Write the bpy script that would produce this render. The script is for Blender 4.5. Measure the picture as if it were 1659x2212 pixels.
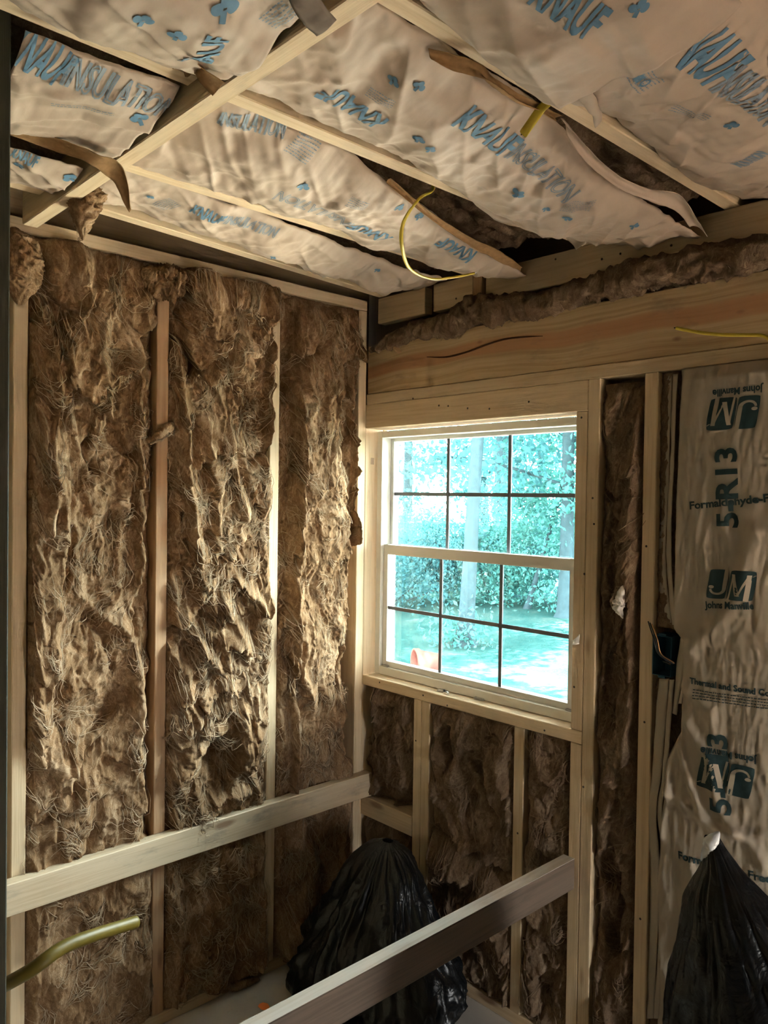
import bpy, bmesh, math, random
import numpy as np
from mathutils import Vector, Matrix, noise as mnoise

for o in list(bpy.data.objects):
    bpy.data.objects.remove(o, do_unlink=True)
SC = bpy.context.scene
COL = SC.collection
random.seed(7)

# ------------------------------------------------------------------ camera
W_PX, H_PX, F_PX = 1659.0, 2212.0, 1703.4
CAM = np.array([2.1768, -1.9424, 1.6144])          # floor is z = 0
YAW, PITCH, ROLL = 0.8178, -0.0189, 0.0138
def cam_axes():
    cy, sy = math.cos(YAW), math.sin(YAW)
    fwd = np.array([-sy * math.cos(PITCH), cy * math.cos(PITCH), math.sin(PITCH)])
    right = np.array([cy, sy, 0.0]); up = np.cross(right, fwd)
    r = right * math.cos(ROLL) + up * math.sin(ROLL)
    u = -right * math.sin(ROLL) + up * math.cos(ROLL)
    return r, u, fwd
CR, CU, CF = cam_axes()
cam = bpy.data.cameras.new('camera')
cam.sensor_fit = 'VERTICAL'; cam.sensor_height = 24.0; cam.lens = 24.0 * F_PX / H_PX
cam.clip_start = 0.02; cam.clip_end = 500
cam_o = bpy.data.objects.new('camera', cam); COL.objects.link(cam_o)
cam_o.matrix_world = Matrix(((CR[0], CU[0], -CF[0], CAM[0]), (CR[1], CU[1], -CF[1], CAM[1]),
                             (CR[2], CU[2], -CF[2], CAM[2]), (0, 0, 0, 1)))
SC.camera = cam_o
def at(u, v, ax, val):
    """point on a wall, floor or ceiling plane, measured from the photograph"""
    d = CR * ((u - W_PX / 2) / F_PX) + CU * (-(v - H_PX / 2) / F_PX) + CF
    i = 'xyz'.index(ax); t = (val - CAM[i]) / d[i]
    return CAM + t * d

# ------------------------------------------------------------------ world, sun, exposure
world = bpy.data.worlds.new('sky'); SC.world = world; world.use_nodes = True
bg = world.node_tree.nodes['Background']
bg.inputs[0].default_value = (0.985, 1.0, 0.985, 1); bg.inputs[1].default_value = 14.0
sun = bpy.data.lights.new('sun', 'SUN'); sun.energy = 70.0; sun.angle = math.radians(0.6); sun.color = (1.0, 0.93, 0.82)
sun_o = bpy.data.objects.new('sun', sun); COL.objects.link(sun_o)
sun_o.rotation_euler = Vector((-0.35, -0.30, -1.0)).to_track_quat('-Z', 'Y').to_euler()
sun_o.location = (6, 6, 14)
SC.view_settings.view_transform = 'Standard'; SC.view_settings.look = 'None'
SC.view_settings.exposure = 1.92; SC.view_settings.gamma = 1.0
SC.view_settings.use_curve_mapping = False
SC.cycles.max_bounces = 6; SC.cycles.diffuse_bounces = 4; SC.cycles.glossy_bounces = 2; SC.cycles.transparent_max_bounces = 10
SC.cycles.use_adaptive_sampling = True; SC.cycles.adaptive_threshold = 0.08; SC.cycles.adaptive_min_samples = 16
SC.cycles.use_denoising = True
SC.cycles.sample_clamp_indirect = 12.0

def portal(name, loc, rot, sx, sy):
    l = bpy.data.lights.new(name, 'AREA'); l.shape = 'RECTANGLE'; l.size = sx; l.size_y = sy
    l.cycles.is_portal = True
    o = bpy.data.objects.new(name, l); COL.objects.link(o); o.location = loc; o.rotation_euler = rot
portal('window_portal', (0.455, 0.10, 1.41), (-math.pi / 2, 0, 0), 0.86, 0.90)
portal('side_portal', (3.45, -0.41, 0.65), (0, math.pi / 2, 0), 1.2, 0.20)

# ------------------------------------------------------------------ small helpers
def tag(o, label=None, cat=None, group=None, kind=None):
    if label: o['label'] = label
    if cat: o['category'] = cat
    if group: o['group'] = group
    if kind: o['kind'] = kind
    return o
def empty(name, loc=(0, 0, 0)):
    o = bpy.data.objects.new(name, None); o.empty_display_size = 0.05
    COL.objects.link(o); o.location = loc; return o
def link(name, me, mat, parent=None, loc=None, smooth=False):
    if mat is not None and not me.materials: me.materials.append(mat)
    if smooth: me.polygons.foreach_set('use_smooth', [True] * len(me.polygons))
    o = bpy.data.objects.new(name, me); COL.objects.link(o)
    if parent is not None:
        o.parent = parent
        off = Vector(loc) if loc is not None else Vector((0, 0, 0))
        o.location = off
    elif loc is not None: o.location = loc
    return o
def mesh_np(name, V, F):
    """V (n,3) array, F list/array of faces"""
    me = bpy.data.meshes.new(name)
    F = np.asarray(F)
    me.vertices.add(len(V)); me.vertices.foreach_set('co', np.asarray(V, dtype=np.float32).ravel())
    n, k = F.shape
    me.loops.add(n * k); me.loops.foreach_set('vertex_index', F.astype(np.int32).ravel())
    me.polygons.add(n)
    me.polygons.foreach_set('loop_start', (np.arange(n) * k).astype(np.int32))
    me.polygons.foreach_set('loop_total', np.full(n, k, dtype=np.int32))
    me.update(calc_edges=True); me.validate(); return me
def rebase(V, loc):
    return np.asarray(V, dtype=float) - np.asarray(loc, dtype=float)

_boxcache = {}
def box_mesh(sx, sy, sz, bev=0.0022):
    """centred board, long axis carries the U of the uv map"""
    key = (round(sx, 4), round(sy, 4), round(sz, 4), bev)
    if key in _boxcache: return _boxcache[key]
    bm = bmesh.new(); bmesh.ops.create_cube(bm, size=1.0)
    for v in bm.verts: v.co = Vector((v.co.x * sx, v.co.y * sy, v.co.z * sz))
    if bev: bmesh.ops.bevel(bm, geom=list(bm.edges), offset=bev, segments=1, affect='EDGES')
    uv = bm.loops.layers.uv.new('UVMap')
    L = int(np.argmax([sx, sy, sz])); A, B = [i for i in range(3) if i != L]
    for f in bm.faces:
        for lp in f.loops:
            c = lp.vert.co
            if abs(f.normal[L]) > 0.7: lp[uv].uv = (c[A] + 5.0, c[B] + 5.0)
            elif abs(f.normal[A]) > 0.7: lp[uv].uv = (c[L], c[B] + 0.31)
            else: lp[uv].uv = (c[L], c[A])
    me = bpy.data.meshes.new('board'); bm.to_mesh(me); bm.free()
    _boxcache[key] = me; return me
def board(name, lo, hi, mat, parent=None, bev=0.0022, rot=None):
    lo = np.array(lo, float); hi = np.array(hi, float)
    s = hi - lo; me = box_mesh(s[0], s[1], s[2], bev)
    if me.materials and me.materials[0] is not mat:
        me = me.copy(); me.materials.clear()
    if not me.materials: me.materials.append(mat)
    o = bpy.data.objects.new(name, me); COL.objects.link(o)
    c = Vector((lo + hi) / 2)
    if parent is not None: o.parent = parent; c = c - parent.location
    o.location = c
    if rot is not None: o.rotation_euler = rot
    return o

# ------------------------------------------------------------------ numpy noise
_perm = np.random.RandomState(3).permutation(256); _perm = np.concatenate([_perm] * 3)
_grad = np.random.RandomState(5).normal(size=(256, 3)); _grad /= np.linalg.norm(_grad, axis=1)[:, None]
def perlin(x, y, z=0.0):
    x, y, z = np.broadcast_arrays(np.asarray(x, float), np.asarray(y, float), np.asarray(z, float))
    xi, yi, zi = np.floor(x).astype(int), np.floor(y).astype(int), np.floor(z).astype(int)
    xf, yf, zf = x - xi, y - yi, z - zi
    fu = lambda t: t * t * t * (t * (t * 6 - 15) + 10)
    u, v, w = fu(xf), fu(yf), fu(zf)
    def g(a, b, c):
        h = _perm[(_perm[(_perm[(xi + a) & 255] + yi + b) & 255] + zi + c) & 255]
        G = _grad[h]; return G[..., 0] * (xf - a) + G[..., 1] * (yf - b) + G[..., 2] * (zf - c)
    l = lambda a, b, t: a + (b - a) * t
    r = l(l(l(g(0,0,0), g(1,0,0), u), l(g(0,1,0), g(1,1,0), u), v),
          l(l(g(0,0,1), g(1,0,1), u), l(g(0,1,1), g(1,1,1), u), v), w)
    return r * 1.6
def fbm(x, y, z=0.0, o=4):
    s = 0; a = 1.0
    for k in range(o):
        s = s + a * perlin(x * 2 ** k, y * 2 ** k, z + 7.3 * k); a *= 0.5
    return s
def ridged(x, y, z=0.0, o=3):
    s = 0; a = 1.0
    for k in range(o):
        s = s + a * (1 - 2 * np.abs(perlin(x * 2 ** k, y * 2 ** k, z + 5.1 * k))); a *= 0.5
    return s
def seg_dist(X, Y, poly):
    d = np.full(X.shape, 1e9)
    for (ax, ay), (bx, by) in zip(poly[:-1], poly[1:]):
        dx, dy = bx - ax, by - ay; L = dx * dx + dy * dy + 1e-12
        t = np.clip(((X - ax) * dx + (Y - ay) * dy) / L, 0, 1)
        d = np.minimum(d, np.hypot(X - ax - t * dx, Y - ay - t * dy))
    return d
def in_poly(X, Y, poly):
    c = np.zeros(X.shape, bool); n = len(poly)
    for i in range(n):
        (x1, y1), (x2, y2) = poly[i], poly[(i + 1) % n]
        if y1 == y2: continue
        m = ((y1 > Y) != (y2 > Y)) & (X < (x2 - x1) * (Y - y1) / (y2 - y1) + x1)
        c ^= m
    return c
def sstep(a, b, x):
    t = np.clip((x - a) / (b - a), 0, 1); return t * t * (3 - 2 * t)
def poly_mask(X, Y, poly, soft):
    d = seg_dist(X, Y, list(poly) + [poly[0]])
    sd = np.where(in_poly(X, Y, poly), d, -d)
    return sstep(-soft, soft, sd)

# ------------------------------------------------------------------ materials
def newmat(name):
    m = bpy.data.materials.new(name); m.use_nodes = True
    nt = m.node_tree; nt.nodes.clear()
    out = nt.nodes.new('ShaderNodeOutputMaterial'); b = nt.nodes.new('ShaderNodeBsdfPrincipled')
    nt.links.new(b.outputs[0], out.inputs[0]); return m, nt, b
def N(nt, typ, **kw):
    n = nt.nodes.new(typ)
    for k, v in kw.items():
        if k in n.inputs: n.inputs[k].default_value = v
        else: setattr(n, k, v)
    return n
def ramp(nt, fac, stops):
    r = nt.nodes.new('ShaderNodeValToRGB'); e = r.color_ramp.elements
    while len(e) < len(stops): e.new(0.5)
    for i, (p, c) in enumerate(stops): e[i].position = p; e[i].color = (*c, 1)
    nt.links.new(fac, r.inputs[0]); return r
def mapping(nt, coord, scale, loc=(0, 0, 0), rot=(0, 0, 0)):
    mp = nt.nodes.new('ShaderNodeMapping'); mp.inputs['Scale'].default_value = scale
    mp.inputs['Location'].default_value = loc; mp.inputs['Rotation'].default_value = rot
    nt.links.new(coord, mp.inputs[0]); return mp
def noise_n(nt, vec, scale, detail=4, rough=0.55, dist=0.0):
    n = N(nt, 'ShaderNodeTexNoise', Scale=scale, Detail=detail, Roughness=rough, Distortion=dist)
    nt.links.new(vec, n.inputs['Vector']); return n
def mix(nt, fac, a, b, mode='MIX'):
    m = nt.nodes.new('ShaderNodeMix'); m.data_type = 'RGBA'; m.blend_type = mode
    for s, v in ((m.inputs[0], fac), (m.inputs[6], a), (m.inputs[7], b)):
        if isinstance(v, bpy.types.NodeSocket): nt.links.new(v, s)
        elif isinstance(v, (int, float)): s.default_value = v
        else: s.default_value = (*v, 1)
    return m.outputs[2]
def math_n(nt, op, a, b=0.0):
    m = nt.nodes.new('ShaderNodeMath'); m.operation = op
    for s, v in ((m.inputs[0], a), (m.inputs[1], b)):
        if isinstance(v, bpy.types.NodeSocket): nt.links.new(v, s)
        else: s.default_value = v
    return m.outputs[0]
def bump(nt, b, h, strength, dist=0.01):
    n = N(nt, 'ShaderNodeBump', Strength=strength, Distance=dist)
    nt.links.new(h, n.inputs['Height']); nt.links.new(n.outputs[0], b.inputs['Normal'])

def wood_mat(name, c1, c2, knot=(0.20, 0.10, 0.05), rough=0.75, stain=0.25, stain_col=(0.20, 0.17, 0.14)):
    m, nt, b = newmat(name)
    tc = nt.nodes.new('ShaderNodeTexCoord'); oi = nt.nodes.new('ShaderNodeObjectInfo')
    cb = nt.nodes.new('ShaderNodeCombineXYZ')
    r = math_n(nt, 'MULTIPLY', oi.outputs['Random'], 37.0)
    for i in range(3): nt.links.new(r, cb.inputs[i])
    va = nt.nodes.new('ShaderNodeVectorMath'); va.operation = 'ADD'
    nt.links.new(tc.outputs['UV'], va.inputs[0]); nt.links.new(cb.outputs[0], va.inputs[1])
    P = va.outputs[0]
    g = noise_n(nt, mapping(nt, P, (1.6, 42, 1)).outputs[0], 2.0, 5, 0.6, 0.6)
    fine = noise_n(nt, mapping(nt, P, (6, 420, 1)).outputs[0], 1.0, 3, 0.6)
    col = ramp(nt, g.outputs[0], [(0.30, c2), (0.52, c1), (0.75, tuple(x * 1.06 for x in c1))]).outputs[0]
    col = mix(nt, math_n(nt, 'MULTIPLY', fine.outputs[0], 0.28), col, tuple(x * 0.62 for x in c2))
    vk = N(nt, 'ShaderNodeTexVoronoi', Scale=1.0)
    nt.links.new(mapping(nt, P, (2.6, 9.0, 1)).outputs[0], vk.inputs['Vector'])
    kk = ramp(nt, vk.outputs['Distance'], [(0.07, (1, 1, 1)), (0.13, (0, 0, 0))]).outputs[0]
    col = mix(nt, math_n(nt, 'MULTIPLY', kk, 0.7), col, knot)
    st = noise_n(nt, mapping(nt, P, (3, 9, 1)).outputs[0], 1.7, 5, 0.65)
    sf = ramp(nt, st.outputs[0], [(0.56, (0, 0, 0)), (0.74, (1, 1, 1))]).outputs[0]
    col = mix(nt, math_n(nt, 'MULTIPLY', sf, stain), col, stain_col)
    hv = N(nt, 'ShaderNodeHueSaturation')
    nt.links.new(math_n(nt, 'ADD', math_n(nt, 'MULTIPLY', oi.outputs['Random'], 0.16), 0.92), hv.inputs['Value'])
    nt.links.new(col, hv.inputs['Color'])
    nt.links.new(hv.outputs[0], b.inputs['Base Color']); b.inputs['Roughness'].default_value = rough
    bump(nt, b, fine.outputs[0], 0.25, 0.002)
    return m
PINE = wood_mat('pine', (0.74, 0.58, 0.38), (0.62, 0.45, 0.26))
PINE_R = wood_mat('pine_reddish', (0.62, 0.40, 0.23), (0.48, 0.28, 0.15))
PINE_DIRTY = wood_mat('pine_dirty', (0.70, 0.57, 0.40), (0.58, 0.44, 0.28), stain=0.7, rough=0.6)
DARKWOOD = wood_mat('dark_wood', (0.19, 0.145, 0.11), (0.12, 0.088, 0.066), stain=0.5, rough=0.4, stain_col=(0.06, 0.05, 0.04))  # dark brown tone with random darker blotches
GLAREWOOD = wood_mat('glare_pale_wood', (0.80, 0.75, 0.70), (0.70, 0.63, 0.56), stain=0.35, rough=0.22, stain_col=(0.35, 0.29, 0.25))  # pale colour stands in for window glare on the dark board
GLAREWOOD.node_tree.nodes['Principled BSDF'].inputs['Specular IOR Level'].default_value = 0.9
DARKPOST = wood_mat('dark_post', (0.045, 0.044, 0.026), (0.035, 0.034, 0.02), stain=0.2)  # even dark olive tone
OSB = wood_mat('sheathing', (0.34, 0.24, 0.14), (0.25, 0.17, 0.10), stain=0.5)

def beam_mat():
    m, nt, b = newmat('beam_wood')
    tc = nt.nodes.new('ShaderNodeTexCoord'); P = tc.outputs['Object']
    sep = nt.nodes.new('ShaderNodeSeparateXYZ'); nt.links.new(P, sep.inputs[0])
    # long wavy grain
    wv = noise_n(nt, mapping(nt, P, (1.4, 1.4, 1.4)).outputs[0], 1.0, 2, 0.5)
    zz = math_n(nt, 'ADD', sep.outputs[2], math_n(nt, 'MULTIPLY', math_n(nt, 'SUBTRACT', wv.outputs[0], 0.5), 0.10))
    cz = nt.nodes.new('ShaderNodeCombineXYZ')
    nt.links.new(math_n(nt, 'MULTIPLY', sep.outputs[0], 1.2), cz.inputs[0]); nt.links.new(math_n(nt, 'MULTIPLY', zz, 75), cz.inputs[2])
    g = noise_n(nt, cz.outputs[0], 1.0, 5, 0.65, 0.4)
    col = ramp(nt, g.outputs[0], [(0.28, (0.36, 0.23, 0.11)), (0.5, (0.56, 0.40, 0.22)), (0.72, (0.66, 0.50, 0.30))]).outputs[0]
    # heartwood band
    band = math_n(nt, 'ABSOLUTE', math_n(nt, 'ADD', zz, -0.006))
    bf = ramp(nt, band, [(0.018, (1, 1, 1)), (0.029, (0, 0, 0))]).outputs[0]
    col = mix(nt, math_n(nt, 'MULTIPLY', bf, 0.75), col, (0.50, 0.24, 0.11))
    dn = noise_n(nt, mapping(nt, P, (5, 5, 14)).outputs[0], 1.0, 5, 0.7)
    df = ramp(nt, dn.outputs[0], [(0.56, (0, 0, 0)), (0.75, (1, 1, 1))]).outputs[0]
    col = mix(nt, math_n(nt, 'MULTIPLY', df, 0.55), col, (0.19, 0.14, 0.09))
    vk = N(nt, 'ShaderNodeTexVoronoi', Scale=1.0)
    nt.links.new(mapping(nt, P, (5.2, 1, 11)).outputs[0], vk.inputs['Vector'])
    kk = ramp(nt, vk.outputs['Distance'], [(0.06, (1, 1, 1)), (0.11, (0, 0, 0))]).outputs[0]
    col = mix(nt, math_n(nt, 'MULTIPLY', kk, 0.8), col, (0.20, 0.09, 0.05))
    nt.links.new(col, b.inputs['Base Color']); b.inputs['Roughness'].default_value = 0.75
    bump(nt, b, g.outputs[0], 0.2, 0.002)
    return m
BEAM = beam_mat()

def fiber_mat(name, dark, mid, pale, seed):
    m, nt, b = newmat(name)
    tc = nt.nodes.new('ShaderNodeTexCoord'); P0 = tc.outputs['Object']
    wn = noise_n(nt, P0, 9.0, 3, 0.5)
    wv = nt.nodes.new('ShaderNodeVectorMath'); wv.operation = 'MULTIPLY_ADD'
    nt.links.new(wn.outputs['Color'], wv.inputs[0]); wv.inputs[1].default_value = (0.11, 0.11, 0.11)
    nt.links.new(P0, wv.inputs[2]); P = wv.outputs[0]
    big = noise_n(nt, mapping(nt, P, (1, 1, 0.6), (seed, 0, 0)).outputs[0], 11.0, 5, 0.65, 0.8)
    st = noise_n(nt, mapping(nt, P, (95, 95, 20), (0, seed, 0)).outputs[0], 1.0, 5, 0.65, 1.6)
    st2 = noise_n(nt, mapping(nt, P, (60, 60, 60), (0, seed, 2)).outputs[0], 3.0, 6, 0.7, 2.2)
    f = math_n(nt, 'ADD', math_n(nt, 'MULTIPLY', big.outputs[0], 0.45), math_n(nt, 'MULTIPLY', st.outputs[0], 0.38))
    f = math_n(nt, 'ADD', f, math_n(nt, 'MULTIPLY', st2.outputs[0], 0.30))
    col = ramp(nt, f, [(0.40, dark), (0.56, mid), (0.72, pale)]).outputs[0]
    nt.links.new(col, b.inputs['Base Color']); b.inputs['Roughness'].default_value = 0.95
    b.inputs['Specular IOR Level'].default_value = 0.15
    h = math_n(nt, 'ADD', st.outputs[0], math_n(nt, 'MULTIPLY', st2.outputs[0], 0.7))
    bump(nt, b, h, 0.55, 0.006)
    return m
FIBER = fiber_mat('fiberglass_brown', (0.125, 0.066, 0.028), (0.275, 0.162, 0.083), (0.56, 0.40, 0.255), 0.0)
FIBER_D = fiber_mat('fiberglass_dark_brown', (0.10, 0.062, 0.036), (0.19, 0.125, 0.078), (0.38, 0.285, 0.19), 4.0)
def plain(name, col, rough=0.8, spec=0.3, var=0.12, scale=40, bumps=0.0, metal=0.0):
    m, nt, b = newmat(name)
    tc = nt.nodes.new('ShaderNodeTexCoord')
    n = noise_n(nt, tc.outputs['Object'], scale, 4)
    c = mix(nt, n.outputs[0], tuple(x * (1 - var) for x in col), tuple(min(1, x * (1 + var)) for x in col))
    nt.links.new(c, b.inputs['Base Color']); b.inputs['Roughness'].default_value = rough
    b.inputs['Specular IOR Level'].default_value = spec; b.inputs['Metallic'].default_value = metal
    if bumps: bump(nt, b, n.outputs[0], bumps, 0.003)
    return m
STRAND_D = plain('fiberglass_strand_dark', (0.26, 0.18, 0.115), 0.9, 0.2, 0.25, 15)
STRAND = plain('fiberglass_strand', (0.46, 0.345, 0.23), 0.9, 0.2, 0.25, 15)
WHITEFIB = plain('fiberglass_white', (0.78, 0.74, 0.70), 0.95, 0.2, 0.12, 60, 0.5)
def kraft_mat(name, c, seed, streak):
    m, nt, b = newmat(name)
    tc = nt.nodes.new('ShaderNodeTexCoord'); P = tc.outputs['Object']
    big = noise_n(nt, P, 6.0, 4, 0.6)
    fine = noise_n(nt, mapping(nt, P, streak).outputs[0], 1.0, 5, 0.6, 0.5)
    col = mix(nt, big.outputs[0], tuple(x * 0.86 for x in c), tuple(min(1, x * 1.12) for x in c))
    col = mix(nt, math_n(nt, 'MULTIPLY', fine.outputs[0], 0.22), col, tuple(x * 0.7 for x in c))
    nt.links.new(col, b.inputs['Base Color']); b.inputs['Roughness'].default_value = 0.62
    b.inputs['Specular IOR Level'].default_value = 0.35
    h = noise_n(nt, P, 34.0, 4, 0.55, 0.6)
    bump(nt, b, h.outputs[0], 0.10, 0.006)
    return m
KRAFT = kraft_mat('kraft_paper', (0.54, 0.425, 0.325), 0, (60, 60, 60))
KRAFT_W = kraft_mat('kraft_paper_wall', (0.43, 0.37, 0.29), 0, (70, 70, 9))
KRAFT_B = plain('kraft_torn_back', (0.34, 0.20, 0.09), 0.85, 0.2, 0.35, 70, 0.4)
INK_BLUE = plain('ink_blue', (0.13, 0.245, 0.36), 0.7, 0.3, 0.25, 60)
INK_PALE = plain('ink_pale_blue', (0.25, 0.31, 0.37), 0.7, 0.3, 0.25, 60)
INK_GREEN = plain('ink_dark_green', (0.022, 0.050, 0.055), 0.7, 0.3, 0.3, 60)
VINYL = plain('window_vinyl', (0.80, 0.78, 0.72), 0.35, 0.5, 0.03, 20)
GRILLE = plain('window_grille', (0.16, 0.18, 0.21), 0.4, 0.5, 0.03, 20)
def bag_mat():
    m, nt, b = newmat('black_plastic'); b.inputs['Base Color'].default_value = (0.006, 0.007, 0.008, 1)
    b.inputs['Roughness'].default_value = 0.30; b.inputs['Specular IOR Level'].default_value = 0.5
    tc = nt.nodes.new('ShaderNodeTexCoord'); n = noise_n(nt, tc.outputs['Object'], 28, 4, 0.55, 1.0)
    bump(nt, b, n.outputs[0], 0.5, 0.01); return m
BAG = bag_mat()
YEL = plain('yellow_cable_jacket', (0.62, 0.47, 0.04), 0.4, 0.5, 0.08, 30)
BLACKW = plain('black_wire', (0.02, 0.02, 0.02), 0.4, 0.5)
WHITEW = plain('white_wire', (0.75, 0.74, 0.70), 0.5, 0.4)
COPPER = plain('copper_wire', (0.60, 0.32, 0.15), 0.35, 0.5, metal=0.9)
BLUEBOX = plain('blue_box_plastic', (0.03, 0.11, 0.17), 0.5, 0.4, 0.1, 30)
PALE_TIP = plain('pale_silver', (0.75, 0.78, 0.80), 0.3, 0.5, 0.15, 50, 0.4)  # bright silvery colour for the bag tip
SCRAP = plain('white_scrap', (0.85, 0.84, 0.80), 0.7)
STEEL = plain('steel', (0.45, 0.45, 0.46), 0.35, 0.5, metal=0.8)
ORANGE = plain('orange_mark', (0.95, 0.25, 0.06), 0.7, 0.3, 0.1, 40)  # flat orange colour for the floor spot
def floor_mat():
    m, nt, b = newmat('dusty_floor'); tc = nt.nodes.new('ShaderNodeTexCoord'); P = tc.outputs['Object']
    n1 = noise_n(nt, P, 3.0, 6, 0.65); n2 = noise_n(nt, P, 60.0, 5, 0.7)
    c = ramp(nt, n1.outputs[0], [(0.3, (0.50, 0.45, 0.39)), (0.7, (0.68, 0.63, 0.57))]).outputs[0]
    d = ramp(nt, n2.outputs[0], [(0.60, (0, 0, 0)), (0.78, (1, 1, 1))]).outputs[0]
    c = mix(nt, math_n(nt, 'MULTIPLY', d, 0.45), c, (0.30, 0.22, 0.15))
    nt.links.new(c, b.inputs['Base Color']); b.inputs['Roughness'].default_value = 0.5
    bump(nt, b, n2.outputs[0], 0.15, 0.002); return m
FLOOR = floor_mat()
def glass_mat():
    m = bpy.data.materials.new('window_glass'); m.use_nodes = True; nt = m.node_tree; nt.nodes.clear()
    out = nt.nodes.new('ShaderNodeOutputMaterial'); tr = N(nt, 'ShaderNodeBsdfTransparent'); gl = N(nt, 'ShaderNodeBsdfGlossy', Roughness=0.02)
    tr.inputs[0].default_value = (0.90, 0.98, 0.98, 1)
    fr = N(nt, 'ShaderNodeFresnel', IOR=1.35); mx = nt.nodes.new('ShaderNodeMixShader')
    nt.links.new(fr.outputs[0], mx.inputs[0]); nt.links.new(tr.outputs[0], mx.inputs[1]); nt.links.new(gl.outputs[0], mx.inputs[2])
    nt.links.new(mx.outputs[0], out.inputs[0]); return m
GLASS = glass_mat()

# ------------------------------------------------------------------ the room shell
ZJ = 2.335            # underside of the joists
floor = board('floor', (-0.12, -3.7, -0.04), (3.5, 0.12, 0.0), FLOOR, bev=0); tag(floor, kind='structure')

wall_left = tag(empty('wall_left', (-0.1, -1.8, 0)), kind='structure')
board('sheathing', (-0.110, -3.7, 0), (-0.092, 0.09, 2.60), OSB, wall_left, bev=0)
for k, y in enumerate((-0.038, -0.427, -0.833, -1.239, -1.645, -2.05, -2.46)):
    board('stud', (-0.089, y, 0.038), (0.0, y + 0.038, 2.297), PINE_R if k == 2 else PINE, wall_left)
board('bottom_plate', (-0.089, -3.6, 0.0), (0.0, 0.0, 0.038), PINE, wall_left)
board('top_plate', (-0.089, -3.6, 2.2975), (0.0, 0.0, 2.335), PINE, wall_left)

wall_right = tag(empty('wall_right', (1.2, 0.1, 0)), kind='structure')
def wr(name, x0, x1, z0, z1, mat=PINE, y0=0.0, y1=0.089, bev=0.0022):
    return board(name, (x0, y0, z0), (x1, y1, z1), mat, wall_right, bev)
XR = 3.4
# exterior sheathing round the window opening
for x0, x1, z0, z1 in ((-0.11, 0.0, 0, 2.6), (0.0, 0.902, 0, 0.954), (0.0, 0.902, 1.866, 2.6), (0.902, XR, 0, 2.6)):
    wr('sheathing', x0, x1, z0, z1, OSB, 0.091, 0.110, 0)
wr('king_stud', -0.038, 0.0, 0.038, 1.954)
wr('king_stud', 0.9405, 0.978, 0.038, 1.954)
wr('jack_stud', 0.902, 0.940, 0.955, 1.8655)
wr('jack_stud', 0.902, 0.940, 0.038, 0.9175)
wr('window_sill_plate', 0.0, 0.940, 0.918, 0.954)
wr('header', 0.0, 0.940, 1.866, 1.9535)
wr('wall_plate', 0.0, XR, 1.954, 1.9915)
wr('stud', 1.112, 1.150, 0.038, 1.9535)
wr('stud', 1.522, 1.560, 0.038, 1.9535)
for x in (1.93, 2.34, 2.75, 3.16): wr('stud', x, x + 0.038, 0.038, 1.9535)
wr('cripple_stud', 0.2685, 0.3065, 0.038, 0.9175); wr('cripple_stud', 0.307, 0.3445, 0.038, 0.9175)
wr('cripple_stud', 0.701, 0.739, 0.038, 0.9175)
wr('blocking', 0.0005, 0.268, 0.434, 0.504)
wr('bottom_plate', 0.0, XR, 0.0, 0.038)
wr('beam', 0.002, XR, 1.992, 2.167, BEAM, 0.004, 0.042)
wr('beam', 0.002, XR, 1.992, 2.167, BEAM, 0.046, 0.086)
wr('rim_board', 0.055, 0.292, 2.243, 2.334, PINE, 0.002, 0.04)
wr('rim_board', 0.330, 0.505, 2.243, 2.334, PINE, 0.002, 0.04)
wr('rim_board', 0.560, XR, 2.240, 2.334, PINE, 0.0, 0.038)
wr('joist_block', 0.512, 0.548, 2.215, 2.40, PINE_R, -0.006, 0.05)
# pencil tally on the window jamb, nails
for k in range(3):
    board('pencil_mark', (-0.0003, 0.028 + 0.006 * k, 1.735), (0.0006, 0.0294 + 0.006 * k, 1.760), BLACKW, wall_right, 0)

def nail(u, v):
    p = at(u, v, 'y', 0.0); bm = bmesh.new(); bmesh.ops.create_cone(bm, cap_ends=True, segments=8, radius1=0.0036, radius2=0.0028, depth=0.0012)
    me = bpy.data.meshes.new('nail_head'); bm.to_mesh(me); bm.free()
    o = link('nail_head', me, STEEL_D, wall_right, Vector((p[0], -0.0002, p[2])) - wall_right.location); o.rotation_euler = (math.pi / 2, 0, 0)
STEEL_D = plain('rusty_nail', (0.07, 0.055, 0.045), 0.6, 0.4)
for q in ((948, 876), (968, 877), (1010, 882), (1057, 883), (1142, 868), (892, 861), (820, 1474), (914, 1502), (966, 1524), (1176, 1578), (1280, 1076), (1283, 1132), (1262, 1240), (1260, 1700), (1396, 1180), (1392, 1560), (898, 1600), (1118, 1800), (1240, 1484), (1383, 1985), (1300, 560), (1340, 548), (985, 645), (1200, 560), (1256, 902), (1450, 530)): nail(*q)
# partition end post close to the camera
wall_near = tag(empty('wall_near', (0.4, -1.57, 0)), kind='structure')
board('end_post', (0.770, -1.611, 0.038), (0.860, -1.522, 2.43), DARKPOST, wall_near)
board('bottom_plate', (0.0, -1.611, 0.0), (0.860, -1.522, 0.038), PINE, wall_near)
board('top_plate', (0.0, -1.611, 2.2965), (0.768, -1.522, 2.334), PINE, wall_near)
board('stud', (0.40, -1.611, 0.038), (0.438, -1.522, 2.296), PINE, wall_near)

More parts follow.
